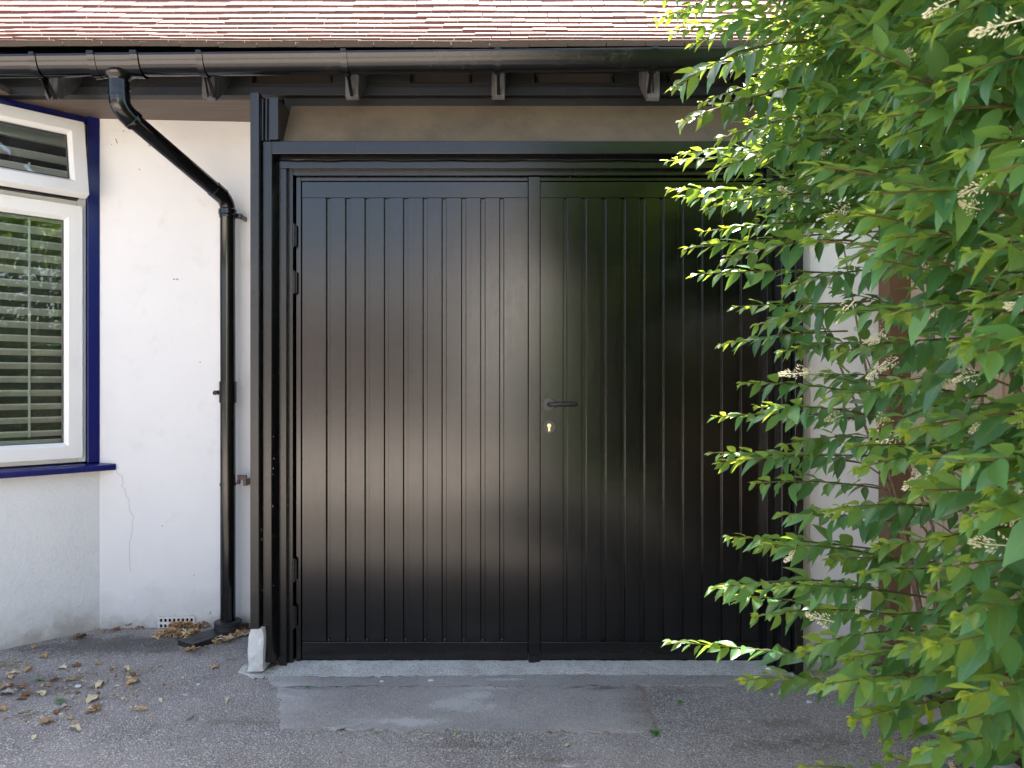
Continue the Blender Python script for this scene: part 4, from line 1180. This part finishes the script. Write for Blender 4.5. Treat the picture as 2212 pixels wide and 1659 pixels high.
# unseen leaves added over the hedge, shaped to shade the side below
for _ in range(6000):
    y = hr.uniform(0.3, 2.36); x = hr.uniform(0.42 if y < 1.8 else 0.42 + (y - 1.8) * 0.45, 1.75)
    z = hr.uniform(max(2.36, 1.30 + 0.52 * y), 2.98 - 0.05 * y)
    lv.add((x, y, z), Vector((hr.uniform(-1, .3), hr.uniform(-.8, .5), hr.uniform(-.6, .2))), Vector((hr.uniform(-.4, .4), hr.uniform(-.4, .4), 1)), hr.uniform(0.05, 0.07), hr.random(), hr.random() ** 5)
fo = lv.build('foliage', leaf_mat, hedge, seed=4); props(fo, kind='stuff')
sp = stems.build('shoots', shoot_mat, hedge, smooth=70); props(sp, kind='stuff')
a = sp.data.attributes.new('age', 'FLOAT', 'POINT'); a.data.foreach_set('value', np.full(len(sp.data.vertices), 0.15, dtype=np.float32))
# the hedge runs on past the viewer (seen mirrored in the doors)
lv = Leaves()
for _ in range(17000):
    y = -9.0 + 9.1 * hr.random(); z = 0.15 + 2.45 * hr.random()
    x = 0.56 + 0.05 * math.sin(y * 3) + 0.06 * math.sin(z * 7 + y * 2) + hr.random() ** 1.6 * 0.8
    d = Vector((hr.uniform(-1, .3), hr.uniform(-.6, .6), hr.uniform(-.8, .3)))
    lv.add((x, y, z), d, Vector((hr.uniform(-.8, .3), hr.uniform(-.5, .5), 1)), hr.uniform(0.055, 0.085), hr.random(), hr.random() ** 4)
fo2 = lv.build('far_foliage', leaf_mat, hedge, low=True, seed=6); props(fo2, kind='stuff')
# woody trunks and limbs
for i in range(14):
    y = 2.75 - i * 0.42 + hr.uniform(-.1, .1)
    b = MB()
    base = Vector((1.62 + hr.uniform(-.03, .03), y, -0.02))
    for k in range(3):
        t1 = base + Vector((-hr.uniform(.05, .25), hr.uniform(-.2, .15), hr.uniform(.6, 1.1))); t2 = t1 + Vector((-hr.uniform(.05, .35), hr.uniform(-.25, .2), hr.uniform(.5, .9)))
        pts = bez(base, base.lerp(t1, .6) + Vector((0, 0, .15)), t1, 7) + bez(t1, t1.lerp(t2, .5) + Vector((-.03, 0, .08)), t2, 6)[1:]
        b.tube(pts, [0.0105 * (1 - 0.75 * j / (len(pts) - 1)) for j in range(len(pts))], 8)
        q = pts[5]; e1_ = q + Vector((-hr.uniform(.1, .3), hr.uniform(-.2, .2), hr.uniform(-.02, .2)))
        b.tube(bez(q, q.lerp(e1_, .5) + Vector((0, 0, .05)), e1_, 7), [0.0045 - 0.0005 * j for j in range(7)], 6)
    b.build('trunk', bark_mat, hedge, smooth=70)

# cream flower panicles
def panicle_mesh(seed):
    r = random.Random(seed); b = MB(); L = 0.062
    b.tube([(0, 0, 0), (L * 0.5, 0, 0.002), (L, 0, -0.002)], [0.0011, 0.0009, 0.0005], 5)
    for k in range(64):
        u = r.random() ** 0.8; rad = (1 - u) * 0.020 + 0.004
        th = r.uniform(0, 6.28); c = Vector((L * (0.12 + 0.88 * u), math.cos(th) * rad * r.uniform(.4, 1), math.sin(th) * rad * r.uniform(.4, 1)))
        d = (c - Vector((c.x - 0.012, 0, 0))).normalized(); s_ = d.cross(Vector((0, 0.3, 1))).normalized(); n_ = s_.cross(d)
        h, wv = r.uniform(.0026, .0042), r.uniform(.0010, .0016)
        b.add([c - d * h, c + s_ * wv, c + n_ * wv, c - s_ * wv, c - n_ * wv, c + d * h], [(0, 2, 1), (0, 3, 2), (0, 4, 3), (0, 1, 4), (5, 1, 2), (5, 2, 3), (5, 3, 4), (5, 4, 1)])
        if k % 3 == 0: b.add([(c.x - 0.01, 0, 0), (c.x - 0.01, 0.0005, 0.0005), c], [(0, 1, 2)])
    return b
fl_protos = []
FLW = [(1730, 795, 1.55), (2055, 32, 0.95), (1990, 70, 1.05), (1760, 520, 1.75), (1815, 690, 1.5), (1880, 760, 1.5), (1905, 800, 1.55), (1870, 735, 1.6), (1990, 665, 1.2), (2075, 815, 1.1),
       (1925, 925, 1.4), (1885, 935, 1.45), (2000, 1030, 1.2), (1960, 1045, 1.25), (2150, 1130, 0.95), (2185, 1100, 0.9), (2190, 640, 0.85), (2110, 930, 1.05), (1700, 1195, 1.55), (1770, 1310, 1.45),
       (1690, 425, 1.9), (1830, 470, 1.55), (2020, 1195, 1.15), (1935, 180, 1.3), (1985, 230, 1.25), (1740, 640, 1.7), (1725, 250, 1.95), (2120, 440, 0.95), (2165, 60, 0.85), (1800, 880, 1.6), (1845, 1290, 1.5), (1780, 330, 1.8), (2160, 900, 1.0)]
for i, (px, py, Y) in enumerate(FLW):
    for q in range(1 if i % 3 else 2):
        p = at(px, py, Y) + Vector((hr.uniform(-.022, .022), hr.uniform(-.02, .02), hr.uniform(-.018, .018)))
        if len(fl_protos) < 4:
            b = panicle_mesh(len(fl_protos)); o = b.build('flower_cluster', flower_mat, hedge, smooth=60, recalc=False); fl_protos.append(o)
        else:
            o = fl_protos[hr.randrange(4)].copy(); col.objects.link(o); o.parent = hedge
        o.location = p - WL[hedge.name]
        o.rotation_euler = (hr.uniform(0, 6), hr.uniform(-0.4, 0.9), math.pi + hr.uniform(-0.9, 0.9))
        k = hr.uniform(0.55, 0.95); o.scale = (k, k, k)

# ================================================================== LITTER, WEEDS, TWIGS
def dry_mesh(seed, broad=1.0):
    """a dry curled leaf, 1 long, with a real thickness"""
    r = random.Random(seed); cu = r.uniform(.15, .5); fo_ = r.uniform(.2, .9); tw = r.uniform(-.7, .7); wav = r.uniform(.03, .07)
    b = MB(); n = 9; cols_ = (-1, -.5, 0, .5, 1)
    def pt(t, q, dz):
        wv = broad * 0.30 * math.sin(math.pi * min(1, t * 0.96 + 0.03)) ** 0.75 * (1.15 - 0.4 * t)
        y = q * wv
        z = fo_ * abs(y) * 0.8 + tw * y * (t - .5) - cu * (t - .45) ** 2 + wav * math.sin(t * 13 + q * 4) * abs(q) + 0.12 * cu
        return (t - .5, y, z + dz)
    top = [pt(i / n, q, 0.012) for i in range(n + 1) for q in cols_]; bot = [pt(i / n, q, -0.012) for i in range(n + 1) for q in cols_]
    N = len(top); f = []
    for i in range(n):
        for k in range(4):
            a = i * 5 + k; f.append((a, a + 5, a + 6, a + 1)); f.append((N + a, N + a + 1, N + a + 6, N + a + 5))
        f.append((i * 5, N + i * 5, N + i * 5 + 5, i * 5 + 5)); f.append((i * 5 + 4, i * 5 + 9, N + i * 5 + 9, N + i * 5 + 4))
    f.append((0, 1, N + 1, N)); f.append((1, 2, N + 2, N + 1)); f.append((2, 3, N + 3, N + 2)); f.append((3, 4, N + 4, N + 3))
    b.add(top + bot, f)
    b.tube([(-.5, 0, 0.01), (-.62, .02, 0.02), (-.72, .03, 0.01)], [0.014, 0.011, 0.008], 5)
    me = bpy.data.meshes.new('dry_leaf'); c = 0
    me.from_pydata([tuple(v) for v in b.v], [], b.f)
    zmin = min(v.z for v in b.v)
    for v in me.vertices: v.co.z -= zmin
    a = me.attributes.new('lat', 'FLOAT', 'POINT')
    a.data.foreach_set('value', np.array([q for _ in range(n + 1) for q in cols_] * 2 + [1.0] * 15, dtype=np.float32))
    me.shade_smooth()
    return me
DM = {}
for cname in DRY:
    DM[cname] = []
    for k in range(4):
        me = dry_mesh(100 + k, (1.0, 0.75, 1.25, 0.55)[k]); me.materials.append(DRY[cname]); DM[cname].append(me)

lr = random.Random(33)
def dry_leaf(px, py, L, cname, shape, label, group='dry leaves scattered on the drive', rot=None):
    p = gpt(px, py)
    o = bpy.data.objects.new('fallen_leaf', DM[cname][shape]); col.objects.link(o)
    o.location = (p.x, p.y, p.z + 0.0008); o.scale = (L, L, L)
    o.rotation_euler = (lr.uniform(-.12, .12), lr.uniform(-.12, .12), rot if rot is not None else lr.uniform(0, 6.28))
    return props(o, label, 'leaf', group)
q2 = lambda cx, cy: (cx / 3.95 * 0.864, (1500 + cy / 3.95) * 0.864)
q3 = lambda cx, cy: ((400 + cx / 3.95) * 0.864, (1400 + cy / 3.95) * 0.864)
q4 = lambda cx, cy: ((900 + cx / 3.95) * 0.864, (1500 + cy / 3.95) * 0.864)
q6 = lambda cx, cy: ((1800 + cx / 2.91) * 0.864, (1350 + cy / 2.91) * 0.864)
LEAFS = [
 (q2(335, 478), .045, 'tan', 1, 'tan dry leaf closest under the bay wall at the far left'),
 (q2(430, 568), .046, 'tan', 2, 'broad upturned tan leaf beside the moss near the bay wall'),
 (q2(785, 378), .056, 'brown', 2, 'large brown curled leaf leaning on the foot of the bay wall corner'),
 (q2(755, 657), .044, 'brown', 0, 'flat red-brown leaf on the asphalt straight below the bay corner'),
 (q2(620, 682), .038, 'cream', 2, 'pale torn leaf left of the flat red-brown leaf'),
 (q2(275, 690), .062, 'tan', 1, 'long twisted tan leaf upright beside the moss patch'),
 (q2(125, 735), .046, 'cream', 1, 'upper leaf of a pale stacked pair below the moss'),
 (q2(110, 772), .044, 'orange', 1, 'lower leaf of a stacked pair below the moss'),
 (q2(68, 870), .056, 'tan', 0, 'large tan leaf overlapping a grey one at the left picture edge'),
 (q2(72, 935), .052, 'grey', 2, 'wide grey dead leaf under a tan leaf at the left picture edge'),
 (q2(212, 868), .046, 'brown', 0, 'brown leaf touching the overlapped pair at the left edge'),
 (q2(255, 940), .040, 'brown', 2, 'brown upright leaf on the small mossy spot'),
 (q2(215, 985), .036, 'brown', 0, 'small brown leaf in front of the mossy spot'),
 (q2(410, 932), .046, 'cream', 0, 'smooth cream oval leaf right of the mossy spot'),
 (q2(702, 800), .044, 'tan', 1, 'tan folded leaf beside a dark groove in the asphalt'),
 (q2(540, 800), .034, 'brown', 2, 'small dark brown leaf beside the green weed tuft'),
 (q2(450, 855), .040, 'tan', 3, 'thin brown sliver of leaf above the cream oval leaf'),
 (q2(987, 845), .056, 'cream', 1, 'long yellowish leaf with nibbled edge on the asphalt'),
 (q2(1310, 825), .050, 'orange', 2, 'squarish peach-coloured leaf, brightest on the drive'),
 (q2(1305, 745), .032, 'brown', 2, 'small dark leaf just behind the peach-coloured one'),
 (q2(1272, 775), .026, 'cream', 2, 'tiny pale scrap next to the peach-coloured leaf'),
 (q2(1252, 690), .050, 'cream', 3, 'slender pale leaf pointing to the wall vent'),
 (q2(1120, 682), .044, 'tan', 3, 'thin curled tan leaf in the line of debris below the vent'),
 (q2(965, 640), .040, 'tan', 3, 'thin tan leaf in the line of debris left of its middle'),
 (q2(915, 997), .054, 'cream', 2, 'large pale yellow leaf split in two lobes on the drive'),
 (q2(915, 1105), .052, 'tan', 0, 'tan crumpled leaf in front of the pale two-lobed leaf'),
 (q2(455, 1217), .042, 'tan', 2, 'tan leaf lying alone at the lower left of the drive'),
 (q2(740, 1287), .056, 'cream', 3, 'long narrow yellow leaf nearest the viewer on the left'),
 (q2(697, 1175), .030, 'orange', 1, 'small orange-tan scrap behind the long narrow yellow leaf'),
 (q2(1400, 1095), .048, 'orange', 3, 'thin orange leaf alone on clean asphalt left of the doors'),
 (q2(1215, 985), .034, 'cream', 3, 'small yellow sliver of leaf on the drive below the vent'),
 (q2(1875, 1175), .040, 'grey', 3, 'thin pale grey leaf alone on the asphalt'),
 (q2(640, 1088), .036, 'brown', 3, 'thin brown leaf left of the tan crumpled leaf'),
 (q2(560, 1117), .032, 'brown', 2, 'reddish brown scrap of leaf near the flat green weed'),
 (q2(20, 1090), .040, 'tan', 2, 'tan leaf cut by the left picture edge'),
 (q2(1130, 316), .050, 'red', 3, 'dark red leaf against the foot of the white wall'),
 (q2(2125, 672), .034, 'orange', 2, 'orange round leaf between the pipe foot and the white stone'),
 (q3(885, 1105), .036, 'orange', 2, 'orange leaf on the end of the concrete threshold below the white stone'),
 (q3(935, 1115), .028, 'cream', 1, 'little pale leaf beside the orange one at the threshold end'),
 (q3(995, 1078), .026, 'tan', 2, 'tiny tan leaf wedged at the bottom of the white stone'),
 (q3(665, 1393), .040, 'cream', 3, 'thin pale leaf shaped like a stick in front of the threshold'),
 (q4(1750, 995), .030, 'orange', 0, 'small orange leaf on the repair patch under the right door'),
 (q4(88, 1105), .014, 'orange', 2, 'tiny orange crumb of leaf on the left of the repair patch'),
 (q4(2050, 1443), .024, 'cream', 1, 'small cream leaf on rough asphalt in front of the repair patch'),
 (q4(800, 1380), .018, 'cream', 2, 'tiny yellow leaf at the front seam of the repair patch'),
 (q6(1035, 1255), .050, 'orange', 2, 'large peach leaf standing up beneath the hedge'),
 (q6(570, 1108), .030, 'orange', 0, 'flat peach leaf under the lowest hedge shoot'),
 (q6(375, 1130), .022, 'cream', 0, 'tiny pale leaf left of the flat peach leaf'),
 (q6(940, 1120), .040, 'cream', 1, 'pale leaf behind the large peach leaf beneath the hedge'),
 (q6(1560, 1480), .040, 'cream', 0, 'pale leaf touching the middle of the weathered log'),
 (q6(1635, 1530), .042, 'brown', 2, 'brown leaf touching the log nearest the viewer'),
]
for (p, L, cname, shp, lab) in LEAFS: dry_leaf(p[0], p[1], L * 1.1, cname, shp, lab)

def litter(name, pts, n, size, label, spread, cols_, seed):
    """heaped dry leaves nobody could count"""
    r = random.Random(seed); b = MB(); mi = {}
    mats = [DRY[c] for c in cols_]
    cum = []
    for i in range(len(pts) - 1): cum.append((Vector(pts[i]) - Vector(pts[i + 1])).length)
    V, Fc, Mi, La = [], [], [], []
    for _ in range(n):
        t = r.random() * sum(cum); i = 0
        while t > cum[i]: t -= cum[i]; i += 1
        c = Vector(pts[i]).lerp(Vector(pts[i + 1]), t / cum[i])
        h = abs(r.gauss(0, 1)); x, y = c.x + r.gauss(0, spread), c.y + r.gauss(0, spread) * 0.75
        L = size * r.uniform(.5, 1.25); k = r.randrange(4); me = DM[cols_[0]][k]
        rot = Matrix.Rotation(r.uniform(0, 6.28), 3, 'Z') @ Matrix.Rotation(r.gauss(0, .35), 3, 'X') @ Matrix.Rotation(r.gauss(0, .3), 3, 'Y')
        z = gz(x, y) + 0.004 + r.uniform(0, 0.016) * (h < 0.8)
        base = len(V); m_ = r.randrange(len(cols_))
        for v in me.vertices: V.append(rot @ (v.co * L) + Vector((x, y, z)))
        La += [d_.value for d_ in me.attributes['lat'].data]
        for p_ in me.polygons: Fc.append([base + q for q in p_.vertices]); Mi.append(m_)
    b.v, b.f, b.m = V, Fc, Mi
    o = b.build(name, mats, None, smooth=60, recalc=False)
    a = o.data.attributes.new('lat', 'FLOAT', 'POINT'); a.data.foreach_set('value', np.array(La, dtype=np.float32))
    return props(o, label, 'leaf litter', None, 'stuff')
G = lambda *ps: [tuple(gpt(px, py)) for px, py in ps]
litter('leaf_litter', G((318, 1352), (345, 1350), (400, 1356), (452, 1352)), 150, .042, 'drift of dry tan leaves along the white wall below the vent', .014, ['tan', 'cream', 'orange', 'brown'], 3)
litter('leaf_litter', G((335, 1378), (372, 1370), (400, 1378), (430, 1366)), 85, .042, 'loose heap of dry leaves left of the pipe foot plate', .020, ['tan', 'orange', 'cream', 'brown'], 4)
litter('leaf_litter', G((505, 1362), (522, 1352), (538, 1354)), 60, .046, 'dark curled leaves heaped between downpipe and black post', .014, ['brown', 'tan', 'brown'], 5)
litter('leaf_litter', G((470, 1392), (500, 1380), (532, 1368)), 64, .040, 'dry leaves lying along the front of the pipe foot plate', .014, ['tan', 'orange', 'cream'], 6)
litter('leaf_litter', G((392, 1408), (425, 1406), (448, 1398)), 13, .032, 'few dry leaves under the near corner of the pipe foot plate', .008, ['tan', 'orange'], 7)
litter('leaf_litter', G((558, 1448), (590, 1446), (596, 1438)), 14, .026, 'small leaves caught at the foot of the frame on the threshold', .006, ['tan', 'orange', 'brown'], 8)
litter('leaf_litter', G((205, 1369), (250, 1363), (310, 1358)), 16, .026, 'thin line of brown leaf scraps where bay and wall meet the drive', .012, ['brown', 'tan'], 9)
litter('leaf_litter', G((215, 1460), (250, 1448), (280, 1464), (330, 1450), (372, 1432)), 34, .014, 'broken leaf crumbs swept in a wavy line on the drive', .006, ['brown', 'tan'], 10)
litter('leaf_litter', G((30, 1500), (150, 1480), (300, 1500), (180, 1540), (40, 1560)), 150, .019, 'small leaf crumbs and scraps strewn over the left of the drive', .11, ['brown', 'tan', 'cream', 'grey'], 21)
litter('leaf_litter', G((700, 1600), (1100, 1620), (1600, 1560)), 40, .009, 'sparse tiny straw crumbs over the drive in front of the doors', .16, ['tan', 'cream', 'brown'], 22)
bp = [(1.50, 2.9, 0), (1.47, 2.4, 0), (1.47, 1.9, 0)]
litter('leaf_litter', bp, 60, .036, 'brown leaves gathered along the weathered log under the hedge', .035, ['tan', 'brown', 'cream'], 11)
litter('leaf_litter', [(1.63, 2.9, 0), (1.63, 1.6, 0)], 110, .036, 'dead leaves covering the soil behind the weathered log', .035, ['brown', 'tan'], 12)
# gritty pale crumbs along the front edge of the threshold
grit = MB(); r = random.Random(2)
for _ in range(900):
    x = r.uniform(-1.1, 1.25); y = 3.172 + r.gauss(0, .013); z = gz(x, y) + 0.002; k = r.uniform(.0012, .004)
    grit.obox((x, y, z), (k, r.uniform(-k, k), 0), (0, k * .7, r.uniform(-k, k) * .5), (0, 0, k * .6), r.randrange(3))
props(grit.build('grit', [DRY['tan'], concrete_mat, DRY['brown']], recalc=False), 'gritty crumbs along the front edge of the concrete threshold', 'grit', None, 'stuff')

def weed(px, py, size, n, mat, label, up=0.5, narrow=1.0, seed=1):
    p = gpt(px, py); r = random.Random(seed); b = MB()
    for i in range(n):
        th = 6.28 * i / n + r.uniform(-.4, .4); d = Vector((math.cos(th), math.sin(th), up * r.uniform(.3, 1.4))).normalized()
        L = size * r.uniform(.6, 1.1); s_ = d.cross(Vector((0, 0, 1))).normalized(); nv = s_.cross(d)
        prev = None; vs = []
        for k in range(6):
            t = k / 5; wv = 0.26 * narrow * L * math.sin(math.pi * min(1, t * .9 + .08)) ** .8 * (1 if k < 5 else 0.05)
            c = Vector((0, 0, 0.002)) + d * (L * t) - Vector((0, 0, L * .35 * t * t))
            vs += [c - s_ * wv + nv * wv * .3, c - nv * 0.0006, c + s_ * wv + nv * wv * .3]
        b.add(vs, [(3 * k + j, 3 * k + j + 1, 3 * k + j + 4, 3 * k + j + 3) for k in range(5) for j in range(2)])
    zmin = min(v.z for v in b.v)
    b.v = [v + p - Vector((0, 0, zmin)) for v in b.v]
    o = b.build('weed', mat, smooth=60, recalc=False)
    return props(o, label, 'weed', 'weeds growing in the drive')
c5 = lambda cx, cy: ((1400 + cx / 3.95) * 0.864, (1500 + cy / 3.95) * 0.864)
weed(*c5(930, 1325), .030, 6, weed_mat, 'green broad-leaved weed at the corner of the repair patch', .5, 1.0, 1)
weed(*c5(1490, 770), .022, 14, tuft_mat, 'bright yellow-green tuft on the right part of the threshold edge', 1.2, .45, 2)
weed(*c5(1185, 778), .016, 9, tuft_mat, 'small green tuft left of the bright tuft on the threshold edge', 1.2, .45, 3)
weed(*c5(1180, 1012), .022, 3, weed_mat, 'single round green leaf flat on rough asphalt under the right door', .1, 1.3, 4)
weed(*q3(1445, 1285), .022, 6, weed_mat, 'little weed in front of the left end of the left door', .6, .9, 5)
weed(*q3(1378, 1330), .014, 6, tuft_mat, 'faint moss-like tuft beside the little weed by the left door', .7, .6, 6)
weed(*q2(395, 800), .026, 9, weed_mat, 'green weed tuft in the asphalt beside the moss', .8, .5, 7)
weed(*q2(600, 1012), .034, 8, weed_mat, 'flat spreading green weed on the left of the drive', .15, .45, 8)
weed(*q2(868, 597), .018, 2, tuft_mat, 'bright green sliver of leaf on the asphalt below the bay corner', .1, .6, 9)
weed(*q4(965, 1325), .015, 7, tuft_mat, 'green tuft in the middle of the repair patch front seam', .9, .5, 10)
weed(*q4(160, 1320), .016, 8, tuft_mat, 'green tuft at the left end of the repair patch front seam', .9, .5, 11)
weed(*q4(1980, 1340), .013, 7, tuft_mat, 'dull tuft at the right end of the repair patch front seam', .9, .5, 12)
weed(*q4(170, 765), .013, 8, tuft_mat, 'dry yellow-green tuft on the left part of the threshold edge', .9, .5, 13)

def twig(pts, r, label):
    P = [gpt(px, py) + Vector((0, 0, r + h)) for (px, py, h) in pts]
    b = MB(); fine = []
    for i in range(len(P) - 1):
        for k in range(5): fine.append(P[i].lerp(P[i + 1], k / 5))
    fine.append(P[-1]); b.tube(fine, [r * (1 - .5 * i / len(fine)) for i in range(len(fine))], 6)
    props(b.build('twig', DRY['tan'], smooth=60), label, 'twig', 'twigs on the drive')
twig([(*q3(660, 992), 0), (*q3(740, 988), .002), (*q3(810, 945), .004), (*q3(860, 890), .003)], .0012, 'thin curved twig left of the white stone')
twig([(*q3(245, 880), .002), (*q3(310, 950), .003), (*q3(390, 990), 0)], .0012, 'thin twig sticking out from under the pipe foot plate')
twig([(*q3(1078, 1300), 0), (*q3(1138, 1264), .001)], .0016, 'short straight twig in front of the threshold end')
twig([(*q4(1720, 1030), 0), (*q4(1850, 1036), .001)], .0009, 'pale straw beside the small orange leaf on the patch')
twig([(*q2(1080, 1228), 0), (*q2(1130, 1285), .001)], .0011, 'greenish straw at the lower left of the drive')
twig([(*c5(1495, 674), 0), (*c5(1650, 655), .002)], .0012, 'dark twig on the threshold under the right door')

# small pale pebbles
pb = random.Random(12)
for i, (px, py, s_, lab) in enumerate([(*q2(768, 862), .012, 'white pebble between the long yellowish leaf and cream oval leaf'), (*q2(1960, 840), .008, 'pale pebble near the chalky spot left of the threshold'),
                                      (*q4(215, 815), .010, 'light stone chip before the left part of the threshold'), (*q4(700, 805), .012, 'larger light stone chip before the middle of the left door'), (*q6(650, 1185), .010, 'pale chip on dark asphalt below the hedge')]):
    p = gpt(px, py); b = MB(); n = 8; V = []
    for j, (zz_, rr_) in enumerate(((0, .7), (.35, 1.0), (.7, .75))):
        for k in range(n):
            t = 6.28 * k / n; q = s_ * rr_ * pb.uniform(.8, 1.15); V.append((p.x + q * math.cos(t) * 1.2, p.y + q * math.sin(t), p.z + zz_ * s_))
    f = [(j * n + k, j * n + (k + 1) % n, (j + 1) * n + (k + 1) % n, (j + 1) * n + k) for j in range(2) for k in range(n)] + [tuple(range(2 * n, 3 * n)), tuple(range(n - 1, -1, -1))]
    b.add(V, f); props(b.build('pebble', plinth_mat, smooth=50), lab, 'pebble', 'pebbles on the drive')

# ================================================================== ACROSS THE STREET (mirrored in paint and glass)
def far_house(x0, label, wallm, hh=5.2):
    h = empty('far_house', (x0 + 5, -27, 0), label, 'house')
    b = MB(); b.box(x0, x0 + 10, -34, -27, -0.1, hh); b.build('wall', wallm, h)
    b = MB(); b.prism([(-34.5, hh - .1), (-26.5, hh - .1), (-30.5, hh + 3)], x0 - .4, x0 + 10.4, 'x'); b.build('roof', far_roof, h)
    for (xa, za) in ((4.0, .8), (7.4, .8), (5.0, 2.6), (7.4, 2.6)):
        b = MB(); b.box(x0 + xa, x0 + xa + 2.2, -26.99, -26.9, za, za + 1.4); fr_ = b.build('window', upvc_mat, h)
        b = MB(); b.box(x0 + xa + .1, x0 + xa + 2.1, -26.895, -26.88, za + .1, za + 1.3); b.build('pane', grey_gasket, fr_)
    b = MB(); b.box(x0 + 2.4, x0 + 3.5, -26.98, -26.9, 0, 2.1); b.build('door', blue_mat, h)
far_house(-13.6, 'pale brick house across the street to the left of the drive', far_brick, 4.2)
far_house(-2.3, 'white rendered house across the street facing the drive', far_render, 7.6)
